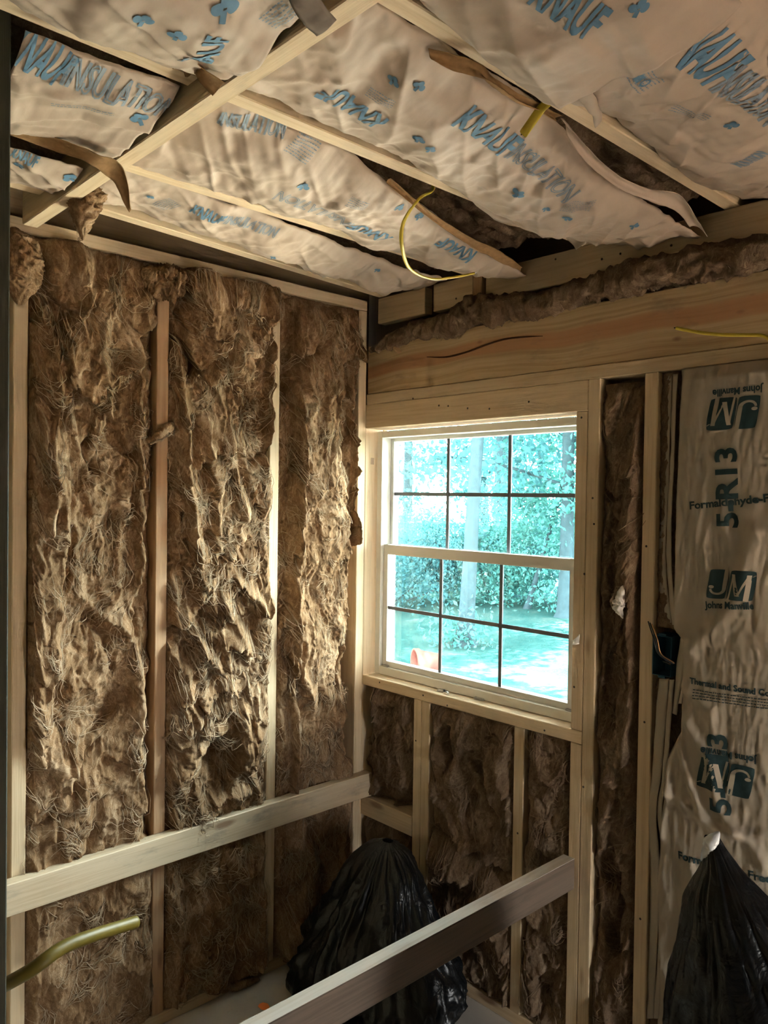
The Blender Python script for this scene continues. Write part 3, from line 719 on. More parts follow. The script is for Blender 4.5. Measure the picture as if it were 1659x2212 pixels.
def sheet_frame(sheet, p0, p1):
    p0 = np.array(p0, float); p1 = np.array(p1, float); d = p1 - p0; L = np.linalg.norm(d); d = d / L
    # 'up' of the lettering so that it reads correctly from the printed side
    ax = {'z': (1, 1), 'y': (1, 1)}
    if abs(sheet.n[2]) > 0.5: up = np.array([d[1], -d[0]])       # seen from below: a = x, b = y
    else: up = np.array([-d[1], d[0]])                           # seen from -y: a = x, b = z
    return p0, d, up, L
def print_text(sheet, root, body, p0, p1, cap, mat, bold=False, outline=False, off=0.0016, shear=0.0):
    V, T, Bd = text_geo(body, bold); p0, d, up, L = sheet_frame(sheet, p0, p1)
    sx = L / V[:, 0].max()
    X = V[:, 0] * sx + shear * V[:, 1] * cap; Y = V[:, 1] * cap
    if not outline:
        return put(sheet, root, p0 + X[:, None] * d + Y[:, None] * up, T, mat, off)
    Q = np.stack([X, Y], -1); a, b = Q[Bd[:, 0]], Q[Bd[:, 1]]; t = b - a; t /= np.linalg.norm(t, axis=1)[:, None] + 1e-9
    n = np.stack([-t[:, 1], t[:, 0]], -1) * max(0.0009, cap * 0.028); e = t * max(0.0007, cap * 0.02)
    QQ = np.stack([a - n - e, a + n - e, b + n + e, b - n + e], 1).reshape(-1, 2)
    F = np.arange(len(QQ)).reshape(-1, 4)
    return put(sheet, root, p0 + QQ[:, :1] * d + QQ[:, 1:] * up, F, mat, off)
def disc_geo(cx, cy, r, n=14, r0=0.0):
    a = np.linspace(0, 2 * math.pi, n, endpoint=False)
    if r0 <= 0:
        V = np.concatenate([[[cx, cy]], np.stack([cx + r * np.cos(a), cy + r * np.sin(a)], -1)])
        T = [[0, 1 + k, 1 + (k + 1) % n] for k in range(n)]
    else:
        V = np.concatenate([np.stack([cx + q * np.cos(a), cy + q * np.sin(a)], -1) for q in (r0, r)])
        T = sum([[[k, n + k, n + (k + 1) % n], [k, n + (k + 1) % n, (k + 1) % n]] for k in range(n)], [])
    return V, np.array(T)
def rect_geo(x0, y0, x1, y1, nx=6, ny=4):
    X, Y = np.meshgrid(np.linspace(x0, x1, nx), np.linspace(y0, y1, ny), indexing='ij')
    return np.stack([X.ravel(), Y.ravel()], -1), grid_faces(nx, ny)
def join_geo(gs):
    V = []; T = []; o = 0
    for v, t in gs:
        V.append(v); t = np.asarray(t)
        if t.shape[1] == 4: t = np.concatenate([t[:, [0, 1, 2]], t[:, [0, 2, 3]]])
        T.append(t + o); o += len(v)
    return np.concatenate(V), np.concatenate(T)
def print_geo(sheet, root, geo, p0, p1, size, mat, off=0.0016, name='printed_mark'):
    p0, d, up, L = sheet_frame(sheet, p0, p1); V, T = geo
    return put(sheet, root, p0 + V[:, :1] * size * d + V[:, 1:] * size * up, T, mat, off, name)
TREFOIL = join_geo([disc_geo(-0.42, 0.0, 0.34), disc_geo(0.05, 0.32, 0.34), disc_geo(0.45, -0.05, 0.34), rect_geo(-0.2, -0.75, 0.15, -0.1)])
ICONS = join_geo([rect_geo(0, 0, 0.8, 0.8), disc_geo(1.6, 0.4, 0.45, 14, 0.28), disc_geo(1.6, 0.4, 0.2), rect_geo(2.3, 0.0, 3.1, 0.8), disc_geo(3.8, 0.4, 0.45, 14, 0.28)])
def FINE(lines, length, seed):
    rs = np.random.RandomState(seed); g = []
    for k in range(lines):
        x = 0.0
        while x < length:
            w = rs.uniform(0.5, 2.2); g.append(rect_geo(x, -k * 1.6, min(x + w, length), -k * 1.6 + 0.55, 3, 2)); x += w + 0.45
    return join_geo(g)

def ceil_batt(name, label, y0, y1, L, R, sag, seed, fold=1.0, prints=(), res=0.0045, fill=True, jl=None, jr=None, ang=0.6, feats=()):
    """L, R: lists of (y, x, z-offset from the joist underside); sag: list of (y, depth)"""
    nv = int((y1 - y0) / res); yy = np.linspace(y0, y1, nv)
    L = np.array(sorted(L)); R = np.array(sorted(R)); sg = np.array(sorted(sag))
    rs = seed * 7.7
    xl = np.interp(yy, L[:, 0], L[:, 1]) + 0.006 * fbm(yy * 9, rs); xr = np.interp(yy, R[:, 0], R[:, 1]) + 0.006 * fbm(yy * 9, rs + 9)
    zl = np.interp(yy, L[:, 0], L[:, 2]) + 0.006 * fbm(yy * 11, rs + 3); zr = np.interp(yy, R[:, 0], R[:, 2]) + 0.006 * fbm(yy * 11, rs + 5)
    nu = int((xr - xl).mean() / res); s = np.linspace(0, 1, nu)[:, None]
    A = xl[None] * (1 - s) + xr[None] * s; B = np.broadcast_to(yy[None], A.shape).copy()
    D = np.interp(yy, sg[:, 0], sg[:, 1])[None]
    Zb = zl[None] * (1 - s) + zr[None] * s - D * (4 * s * (1 - s)) ** 0.7
    ca, sa = math.cos(ang), math.sin(ang); P1 = A * ca + B * sa; P2 = -A * sa + B * ca
    env = np.minimum(1, 0.35 + 2.5 * s * (1 - s) * 2)
    w1 = P1 + 0.05 * fbm(A * 5, B * 5, rs + 1, 2); w2 = P2 + 0.05 * fbm(A * 5 + 9, B * 5, rs + 1, 2)
    f = 0.012 * fbm(A * 3.0, B * 2.4, rs + 2, 2)
    f = f + 0.008 * (ridged(w1 * 5.5, w2 * 1.2, rs + 11, 1) * 0.8)                 # long folds
    cr = 1 - 2 * np.abs(perlin(P1 * 13 + 0.5 * w1, P2 * 2.2, rs + 21)); f = f - 0.006 * np.maximum(cr, 0) ** 3
    cr2 = 1 - 2 * np.abs(perlin(P2 * 11 + 3, P1 * 2.6, rs + 25)); f = f - 0.0035 * np.maximum(cr2, 0) ** 4
    f = f + 0.0016 * ridged(A * 22, B * 22, rs + 31, 2) * np.maximum(0.2, 0.5 + fbm(A * 4, B * 4, rs + 40, 2))
    rq = np.random.RandomState(seed * 5 + 2)
    for q in range(13):
        an = (ang + rq.normal() * 0.45 if q % 3 else rq.rand() * math.pi); fq = 3.5 * 1.22 ** q; ph = rq.rand()
        tw = (A * math.cos(an) + B * math.sin(an) + 0.012 * fbm(A * 3, B * 3, rs + q, 2)) * fq + ph
        tri = np.abs((tw % 1.0) * 2 - 1) - 0.5
        mk = sstep(0.05, 0.40, fbm(A * 3.2 + q * 3, B * 3.2, rs + 70 + q, 2))
        f = f + tri * mk * 0.060 / fq
    Z = ZJ + Zb + fold * f * env
    for ft in feats:
        if ft[0] == 'ridge': Z = Z + ft[2] * np.exp(-(seg_dist(A, B, ft[1]) / ft[3]) ** 2)
        elif ft[0] == 'poly': Z = Z + ft[2] * poly_mask(A, B, ft[1], ft[3])
    P = np.stack([A, B, Z], -1)
    root = empty(name, ((xl.mean() + xr.mean()) / 2, (y0 + y1) / 2, ZJ)); loc = np.array(root.location)
    me = mesh_np('kraft_facing', rebase(P.reshape(-1, 3), loc), grid_faces(nu, nv, flip=True))
    o = link('kraft_facing', me, KRAFT, root, smooth=True)
    md = o.modifiers.new('thickness', 'SOLIDIFY'); md.thickness = 0.0008; md.offset = -1
    sh = Sheet(A, B, P, (0, 0, -1)); sh.part = o
    if fill:
        a0 = jl if jl is not None else xl.min() - 0.01; a1 = jr if jr is not None else xr.max() + 0.01
        nu2, nv2 = max(10, int((a1 - a0) / 0.010)), int((y1 - y0) / 0.010)
        X, Y = np.meshgrid(np.linspace(a0, a1, nu2), np.linspace(y0, y1, nv2), indexing='ij')
        Zf = ZJ + 0.066 + 0.016 * ridged(X * 16, Y * 12, rs + 3, 3) * -1 + 0.014 * fbm(X * 7, Y * 7, rs, 3) + 0.005 * fbm(X * 45, Y * 45, rs, 2)
        Q = np.stack([X, Y, np.maximum(Zf, ZJ + 0.03)], -1); Bk = np.stack([X, Y, np.full_like(X, ZJ + 0.16)], -1)
        V, F = skirted(Q, Bk); link('fiber_fill', mesh_np('fiber_fill', rebase(V, loc), F[:, ::-1]), FIBER_D, root, smooth=True)
    tag(root, label, 'insulation', 'paper-faced insulation batts in the ceiling')
    def C2(u, v):
        z_ = ZJ - 0.045
        for it in range(5):
            p_ = at(u, v, 'z', z_); z_ = float(sh.pick(np.array([p_[0]]), np.array([p_[1]]), 0.0)[0, 2])
        return p_[:2]
    for pr in prints:
        k = pr[0]
        if k == 'logo':      # bold word then outlined word along one line
            (a, b), (c_, d_), cap = pr[1], pr[2], pr[3]
            p0, p1 = np.array(C2(a, b)), np.array(C2(c_, d_)); dv = (p1 - p0)
            print_text(sh, root, 'KNAUF', p0, p0 + dv * 0.36, cap, INK_BLUE, bold=True)
            print_text(sh, root, 'INSULATION', p0 + dv * 0.385, p1, cap * 0.92, INK_PALE, outline=True)
        elif k == 'word': print_text(sh, root, 'KNAUF', C2(*pr[1]), C2(*pr[2]), pr[3], INK_BLUE, bold=True)
        elif k == 'outl': print_text(sh, root, 'INSULATION', C2(*pr[1]), C2(*pr[2]), pr[3], INK_PALE, outline=True)
        elif k == 'tref': print_geo(sh, root, TREFOIL, C2(*pr[1]), C2(*pr[2]), pr[3], INK_BLUE)
        elif k == 'icons': print_geo(sh, root, ICONS, C2(*pr[1]), C2(*pr[2]), pr[3], INK_BLUE)
        elif k == 'fine': print_geo(sh, root, FINE(pr[4], pr[5], seed * 3 + len(pr)), C2(*pr[1]), C2(*pr[2]), pr[3], INK_PALE, name='fine_print')
    return root, sh

Y0, Y1 = -1.192, -0.006
U_ = 0.018
ceil_batt('ceiling_insulation', 'crumpled kraft-faced ceiling batt over the left wall, nearest the window corner', Y0, Y1,
    [(-1.192, 0.235, 0.02), (-0.6, 0.175, 0.015), (0, 0.115, 0.015)], [(-1.192, 0.468, U_), (-0.85, 0.466, 0.008), (-0.6, 0.462, -0.005), (-0.28, 0.43, -0.012), (0, 0.40, 0.0)],
    [(-1.192, 0.03), (-0.6, 0.045), (-0.15, 0.05), (0, 0.01)], 1, prints=[
    ('logo', (408, 455), (590, 520), 0.040), ('fine', (330, 440), (400, 425), 0.0035, 7, 18), ('tref', (325, 425), (345, 432), 0.014), ('fine', (640, 575), (720, 590), 0.0035, 5, 16),
    ('tref', (815, 600), (840, 603), 0.016), ('tref', (590, 555), (605, 560), 0.013), ('word', (700, 610), (765, 618), 0.020)], jl=0.245, jr=0.474)
ceil_batt('ceiling_insulation', 'kraft-faced ceiling batt in the second joist bay from the left wall, upside-down blue print', Y0, Y1,
    [(-1.192, 0.522, -0.005), (-0.6, 0.520, 0.012), (0, 0.520, 0.01)], [(-1.192, 0.897, U_), (-0.85, 0.892, 0.010), (-0.67, 0.862, -0.015), (-0.42, 0.80, -0.03), (-0.1, 0.74, -0.045), (0, 0.72, -0.05)],
    [(-1.192, 0.02), (-0.9, 0.05), (-0.3, 0.055), (0, 0.02)], 2, prints=[
    ('logo', (850, 512), (610, 412), 0.040), ('outl', (470, 265), (610, 335), 0.04), ('tref', (655, 402), (680, 412), 0.020), ('fine', (650, 315), (680, 350), 0.004, 9, 16),
    ('word', (1030, 540), (960, 510), 0.035), ('tref', (862, 447), (885, 460), 0.018), ('tref', (905, 475), (930, 485), 0.016), ('fine', (760, 430), (800, 440), 0.0035, 6, 14)], jl=0.516, jr=0.903, ang=0.9)
ceil_batt('ceiling_insulation', 'broad sagging kraft-faced ceiling batt with a dark gap along its right edge', Y0, Y1,
    [(-1.192, 0.952, 0.015), (-0.75, 0.955, 0.004), (-0.5, 0.945, -0.012), (-0.3, 0.940, -0.02), (0, 0.945, 0.005)], [(-1.192, 1.296, U_), (-0.8, 1.300, 0.006), (-0.68, 1.292, -0.005), (-0.5, 1.262, -0.035), (-0.25, 1.268, -0.05), (-0.05, 1.262, -0.06)],
    [(-1.192, 0.03), (-0.8, 0.055), (-0.3, 0.06), (-0.05, 0.025)], 3, prints=[
    ('word', (975, 268), (1085, 338), 0.050), ('outl', (1088, 338), (1215, 425), 0.045), ('word', (840, 262), (715, 190), 0.050), ('tref', (905, 190), (925, 205), 0.016), ('tref', (850, 185), (870, 195), 0.014),
    ('tref', (905, 300), (925, 310), 0.017), ('tref', (930, 322), (950, 330), 0.015), ('tref', (1120, 422), (1145, 430), 0.02), ('fine', (1220, 440), (1290, 425), 0.0035, 8, 20), ('tref', (1180, 450), (1200, 455), 0.014), ('tref', (1225, 470), (1250, 472), 0.016), ('tref', (1370, 488), (1395, 492), 0.016), ('fine', (800, 190), (840, 215), 0.0035, 5, 14)], jl=0.945, jr=1.31, ang=0.75)
ceil_batt('ceiling_insulation', 'large kraft-faced ceiling batt at the upper right with bold upright blue lettering', -0.93, Y1,
    [(-0.93, 1.385, -0.045), (-0.75, 1.372, -0.02), (-0.6, 1.362, 0.01), (-0.3, 1.360, -0.01), (0, 1.358, 0.01)], [(-0.93, 1.712, 0.015), (0, 1.716, 0.018)],
    [(-0.93, 0.05), (-0.6, 0.06), (-0.2, 0.05), (0, 0.02)], 4, prints=[
    ('word', (1418, 85), (1530, 190), 0.072), ('outl', (1532, 192), (1650, 270), 0.058), ('icons', (1340, 140), (1410, 215), 0.021), ('fine', (1390, 130), (1440, 190), 0.004, 7, 22), ('tref', (1580, 270), (1600, 268), 0.018), ('fine', (1460, 225), (1550, 260), 0.0035, 4, 26), ('outl', (1600, 360), (1659, 330), 0.03)], jl=1.352, jr=1.723, ang=0.9)
ceil_batt('ceiling_insulation', 'kraft-faced ceiling batt end overlapping at the top edge, right of the brace', Y0, -0.86,
    [(-1.192, 1.365, 0.01), (-0.9, 1.375, -0.045), (-0.86, 1.385, -0.06)], [(-1.192, 1.712, 0.015), (-0.86, 1.715, -0.05)],
    [(-1.192, 0.04), (-1.0, 0.07), (-0.86, 0.035)], 5, prints=[('word', (1140, 2), (1270, 82), 0.050), ('tref', (1380, 5), (1400, 5), 0.018)], fill=False, ang=0.3)
YN = -1.248
ceil_batt('ceiling_insulation', 'small kraft-faced ceiling batt left of the brace, above the leftmost stud', -1.51, YN,
    [(-1.85, 0.235, 0.01), (YN, 0.235, 0.0)], [(-1.85, 0.468, 0.0), (YN, 0.466, -0.02)], [(-1.85, 0.03), (YN, 0.02)], 6, prints=[('word', (20, 335), (75, 360), 0.03), ('tref', (40, 355), (60, 360), 0.016), ('tref', (150, 385), (175, 375), 0.022)], jl=0.23, jr=0.474)
ceil_batt('ceiling_insulation', 'wrinkled kraft-faced ceiling batt left of the brace, cut blue word at its edge', -1.51, YN,
    [(-1.95, 0.522, 0.01), (-1.35, 0.522, -0.01), (YN, 0.525, -0.03)], [(-1.95, 0.898, 0.015), (-1.45, 0.885, 0.0), (YN, 0.89, 0.005)], [(-1.95, 0.05), (-1.5, 0.055), (YN, 0.03)], 7, prints=[
    ('word', (5, 128), (122, 192), 0.060), ('outl', (130, 196), (355, 262), 0.052), ('tref', (300, 262), (325, 268), 0.022), ('fine', (110, 222), (220, 240), 0.004, 2, 26)], jl=0.516, jr=0.903, ang=-0.3)
ceil_batt('ceiling_insulation', 'pale kraft-faced ceiling batt at the top left, sagging behind the brace', -2.05, YN,
    [(-2.05, 0.955, 0.01), (-1.4, 0.958, 0.0), (YN, 0.965, -0.01)], [(-2.05, 1.30, 0.015), (YN, 1.30, -0.005)], [(-2.05, 0.06), (-1.5, 0.08), (YN, 0.05)], 8, prints=[
    ('word', (430, 130), (500, 75), 0.035), ('tref', (485, 8), (520, 5), 0.025), ('tref', (310, 42), (330, 45), 0.02), ('tref', (382, 77), (400, 80), 0.018), ('fine', (560, 40), (600, 10), 0.004, 6, 12)], jl=0.945, jr=1.31, ang=0.5)
ceil_batt('ceiling_insulation', 'kraft-faced ceiling batt over the camera, right of the brace end', -2.05, YN, [(-2.05, 1.36, 0.01), (YN, 1.36, 0.0)], [(-2.05, 1.715, 0.015), (YN, 1.715, 0.0)], [(-2.05, 0.06), (YN, 0.05)], 9, jl=1.352, jr=1.723)
ceil_batt('ceiling_insulation', 'kraft-faced ceiling batt beyond the upper right corner of the photo', Y0, Y1, [(Y0, 1.775, 0.01), (0, 1.775, 0.0)], [(Y0, 2.13, 0.015), (0, 2.13, 0.0)], [(Y0, 0.06), (0, 0.03)], 10, jl=1.766, jr=2.138)
# bare dark fluff in the first bay, over the left wall plate
X, Y = np.meshgrid(np.linspace(0.0, 0.115, 22), np.linspace(-1.19, 0.0, 160), indexing='ij')
X = X * (1 + (-Y) * 0.9)
Zf = ZJ + 0.095 - 0.018 * ridged(X * 20, Y * 14, 3.3, 3) + 0.02 * fbm(X * 9, Y * 9, 2, 3)
Q = np.stack([X, Y, np.maximum(Zf, ZJ + 0.05)], -1); Bk = np.stack([X, Y, np.full_like(X, ZJ + 0.15)], -1)
V, F = skirted(Q, Bk); r_ = empty('loose_fill', (0.06, -0.6, ZJ))
link('fiber_mat', mesh_np('loose_fill', rebase(V, r_.location), F[:, ::-1]), FIBER_D, r_, smooth=True)
tag(r_, 'dark fluffy insulation in the slot between left wall and first joist', 'insulation')

# ------------------------------------------------------------------ torn kraft strips
def ribbon(name, label, e1, e2, mat, parent=None, bow=0.01, wob=0.004, seed=1, cat='paper strip', n=44, m=8, group=None, mats=None):
    """strip between two edges given as (px, py, axis, value) measured points"""
    def res(e):
        q = np.array([at(*p_) if len(p_) == 4 else np.array(p_, float) for p_ in e]); t = np.linspace(0, len(q) - 1, n)
        i = np.clip(t.astype(int), 0, len(q) - 2); f = (t - i)[:, None]
        pm = q[np.clip(i - 1, 0, len(q) - 1)]; p0 = q[i]; p1 = q[i + 1]; p2 = q[np.clip(i + 2, 0, len(q) - 1)]
        return 0.5 * ((2 * p0) + (-pm + p1) * f + (2 * pm - 5 * p0 + 4 * p1 - p2) * f ** 2 + (-pm + 3 * p0 - 3 * p1 + p2) * f ** 3)
    a, b = res(e1), res(e2); s = np.linspace(0, 1, m)[None, :, None]
    P = a[:, None] * (1 - s) + b[:, None] * s
    nn = surf_normals(P); ss = s[..., 0]
    hgt = bow * 4 * ss * (1 - ss) + wob * fbm(P[..., 0] * 18 + seed, P[..., 1] * 18, P[..., 2] * 18, 3)
    P = P + nn * hgt[..., None]
    loc = P.reshape(-1, 3).mean(0)
    me0 = rebase(P.reshape(-1, 3), loc if parent is None else parent.location)
    me = mesh_np(name, me0, grid_faces(n, m))
    o = link(name, me, mat, parent, smooth=True)
    if parent is None: o.location = loc; tag(o, label, cat, group)
    md = o.modifiers.new('thickness', 'SOLIDIFY'); md.thickness = 0.0012; md.offset = 0
    return o
zz = ZJ - 0.06
ribbon('paper_strip', 'long torn brown paper strip dangling to a point beneath the brace, upper left', [(20, 258, 'z', ZJ - 0.02), (110, 290, 'z', ZJ - 0.03), (200, 330, 'z', zz), (262, 360, 'z', zz - 0.01), (283, 448, 'z', zz - 0.06)],
       [(20, 290, 'z', ZJ - 0.03), (100, 320, 'z', ZJ - 0.04), (185, 350, 'z', zz - 0.01), (240, 388, 'z', zz - 0.02), (280, 458, 'z', zz - 0.065)], KRAFT_B, seed=3, bow=0.006)
ribbon('paper_strip', 'stubby brown paper flap hanging over the brace where a joist meets it', [(372, 148, 'z', ZJ - 0.005), (410, 125, 'z', ZJ - 0.03), (440, 150, 'z', ZJ - 0.05), (486, 182, 'z', ZJ - 0.062)],
       [(400, 168, 'z', ZJ - 0.005), (420, 160, 'z', ZJ - 0.03), (435, 180, 'z', ZJ - 0.05), (460, 207, 'z', ZJ - 0.065)], KRAFT_B, seed=4, bow=0.008)
ribbon('paper_strip', 'flat dark grey-brown strip crossing the brace at the top edge of the photo', [(612, -30, 'z', ZJ - 0.05), (640, 30, 'z', ZJ - 0.06), (684, 79, 'z', ZJ - 0.065)], [(670, -40, 'z', ZJ - 0.05), (700, 10, 'z', ZJ - 0.06), (726, 48, 'z', ZJ - 0.065)], plain('dark_paper', (0.24, 0.19, 0.15), 0.8, 0.2, 0.2, 60), seed=5, bow=0.003)
ribbon('paper_strip', 'rough brown torn edge curling beside the long right joist', [(925, 105, 'z', ZJ - 0.004), (975, 115, 'z', ZJ - 0.01), (1040, 140, 'z', ZJ - 0.014), (1090, 185, 'z', ZJ - 0.014), (1215, 250, 'z', ZJ - 0.02)],
       [(935, 130, 'z', ZJ - 0.018), (985, 155, 'z', ZJ - 0.025), (1050, 172, 'z', ZJ - 0.03), (1100, 205, 'z', ZJ - 0.03), (1205, 262, 'z', ZJ - 0.03)], KRAFT_B, seed=6)
ribbon('paper_strip', 'pale paper edge lying along the dark gap beside the long right joist', [(1212, 255, 'z', ZJ - 0.03), (1270, 320, 'z', ZJ - 0.06), (1330, 375, 'z', ZJ - 0.075), (1400, 408, 'z', ZJ - 0.085), (1470, 425, 'z', ZJ - 0.085), (1528, 512, 'z', ZJ - 0.12)],
       [(1225, 290, 'z', ZJ - 0.045), (1262, 345, 'z', ZJ - 0.07), (1320, 395, 'z', ZJ - 0.085), (1390, 430, 'z', ZJ - 0.095), (1455, 455, 'z', ZJ - 0.095), (1490, 490, 'z', ZJ - 0.11)], KRAFT, seed=7, bow=0.012)
ribbon('paper_strip', 'narrow brown torn edge ending in a ragged tip near the window wall', [(845, 385, 'z', ZJ - 0.02), (920, 450, 'z', ZJ - 0.05), (1010, 510, 'z', ZJ - 0.06), (1085, 545, 'z', ZJ - 0.065), (1128, 578, 'z', ZJ - 0.08)],
       [(835, 395, 'z', ZJ - 0.03), (915, 462, 'z', ZJ - 0.06), (1000, 522, 'z', ZJ - 0.07), (1070, 560, 'z', ZJ - 0.075), (1124, 586, 'z', ZJ - 0.085)], KRAFT_B, seed=8, bow=0.004)
ribbon('paper_strip', 'pale paper edge folded over the middle joist before the window wall', [(905, 355, 'z', ZJ - 0.008), (990, 385, 'z', ZJ - 0.012), (1040, 430, 'z', ZJ - 0.02), (1100, 470, 'z', ZJ - 0.02), (1150, 480, 'z', ZJ - 0.015)],
       [(925, 375, 'z', ZJ - 0.004), (1000, 410, 'z', ZJ - 0.006), (1035, 450, 'z', ZJ - 0.012), (1090, 485, 'z', ZJ - 0.012), (1140, 492, 'z', ZJ - 0.008)], KRAFT, seed=9, bow=0.008)
ribbon('paper_strip', 'curled paper corner tucked behind the right joist near the yellow cable stub', [(1180, 130, 'z', ZJ - 0.0), (1235, 190, 'z', ZJ - 0.03), (1275, 235, 'z', ZJ - 0.05), (1290, 265, 'z', ZJ - 0.05)],
       [(1225, 130, 'z', ZJ - 0.01), (1260, 175, 'z', ZJ - 0.06), (1290, 215, 'z', ZJ - 0.07), (1300, 260, 'z', ZJ - 0.06)], KRAFT, seed=10, bow=0.012)
ribbon('paper_strip', 'hanging paper tip beneath the far joist end at the rim board', [(1205, 500, 'z', ZJ - 0.004), (1235, 525, 'z', ZJ - 0.03), (1245, 540, 'z', ZJ - 0.05)], [(1235, 490, 'z', ZJ - 0.004), (1265, 505, 'z', ZJ - 0.025), (1268, 525, 'z', ZJ - 0.045)], KRAFT, seed=11, bow=0.006, n=20)

CRACK = plain('wood_crack', (0.09, 0.04, 0.02), 0.9, 0.1)
yb = 0.0030
ck = [(922, 771), (965, 771), (1010, 760), (1050, 745), (1090, 733), (1130, 728), (1172, 726)]
ribbon('wood_crack', None, [(u, v - (0.6 if k in (0, 6) else 1.8), 'y', yb) for k, (u, v) in enumerate(ck)], [(u, v + (0.6 if k in (0, 6) else 1.8), 'y', yb) for k, (u, v) in enumerate(ck)], CRACK, parent=wall_right, bow=0, wob=0, m=3)
ribbon('wood_knot', None, [(836, 736, 'y', yb), (846, 750, 'y', yb), (860, 764, 'y', yb)], [(850, 733, 'y', yb), (860, 748, 'y', yb), (868, 760, 'y', yb)], PINE_R, parent=wall_right, bow=0, wob=0, n=12, m=4)

# ------------------------------------------------------------------ faced batt on the window wall
XW0, XW1, ZW0, ZW1 = 1.152, 1.520, 0.040, 1.952
def wp(u, v): p = at(u, v, 'y', -0.012); return (p[0], p[2])
nz = 430; zz_ = np.linspace(ZW0, ZW1, nz)
edge = np.array([(ZW0, 1.178), (0.35, 1.185), (0.62, 1.172), (0.80, 1.188), (0.95, 1.20), (1.02, 1.23), (1.14, 1.232), (1.26, 1.232), (1.29, 1.205), (1.6, 1.205), (ZW1, 1.212)])
xl = np.interp(zz_, edge[:, 0], edge[:, 1]); s = np.linspace(0, 1, 96)[:, None]
A = xl[None] * (1 - s) + (XW1 - 0.002) * s; B = np.broadcast_to(zz_[None], A.shape).copy()
Hn = 0.012 + 0.022 * (4 * s * (1 - s)) ** 0.6 * (0.75 + 0.4 * fbm(B * 2.2, A * 2, 5.0, 2)) - 0.022 * (1 - sstep(0, 0.05, s))
Hn = Hn + 0.0035 * ridged(A * 14 + 0.6 * fbm(A * 6, B * 6, 3, 2), B * 3.2, 9.0, 2) + 0.0018 * ridged(A * 40, B * 11, 4.0, 2)
for pts, hh, ww in (([(1490, 1560), (1545, 1640), (1560, 1740), (1600, 1790)], 0.012, 0.012), ([(1440, 1700), (1490, 1740), (1560, 1790), (1659, 1800)], 0.010, 0.014), ([(1470, 1600), (1500, 1690), (1530, 1760)], 0.010, 0.010),
                    ([(1600, 1790), (1640, 1830), (1659, 1870)], 0.008, 0.012), ([(1500, 1860), (1520, 1960), (1490, 2060)], 0.008, 0.012), ([(1640, 1150), (1600, 1290), (1560, 1345), (1500, 1400)], 0.010, 0.02), ([(1480, 1480), (1545, 1530), (1550, 1580)], 0.007, 0.012), ([(1430, 1560), (1450, 1700), (1430, 1800)], 0.010, 0.012)):
    Hn = Hn + hh * np.exp(-(seg_dist(A, B, [wp(*q) for q in pts]) / ww) ** 2)
Hn = Hn * np.minimum(1, (ZW1 - B) / 0.03 * 0.6 + 0.4)
P = np.stack([A, -Hn, B], -1)
faced = empty('faced_wall_insulation', (1.336, 0.04, ZW0)); loc = np.array(faced.location)
o = link('kraft_facing', mesh_np('kraft_facing', rebase(P.reshape(-1, 3), loc), grid_faces(*A.shape)), KRAFT_W, faced, smooth=True)
md = o.modifiers.new('thickness', 'SOLIDIFY'); md.thickness = 0.0008; md.offset = -1
wsh = Sheet(A, B, P, (0, -1, 0)); wsh.part = o
def wp(u, v):
    y_ = -0.012
    for it in range(5):
        p_ = at(u, v, 'y', y_); y_ = float(wsh.pick(np.array([p_[0]]), np.array([p_[2]]), 0.0)[0, 1])
    return (p_[0], p_[2])
tag(faced, 'paper-faced insulation batt with dark printed logos, right of the window', 'insulation')
X, Zg = np.meshgrid(np.linspace(XW0, XW1, 60), np.linspace(ZW0, ZW1, 300), indexing='ij')
Yf = 0.028 + 0.010 * ridged(X * 18, Zg * 10, 7.0, 3) * -1 + 0.004 * fbm(X * 60, Zg * 60, 2, 2)
Yf = np.where((X < 1.225) & (Zg > 1.14) & (Zg < 1.28), 0.075, Yf)
V, F = skirted(np.stack([X, Yf, Zg], -1), np.stack([X, np.full_like(X, 0.088), Zg], -1))
link('fiber_fill', mesh_np('fiber_fill', rebase(V, loc), F), FIBER_D, faced, smooth=True)
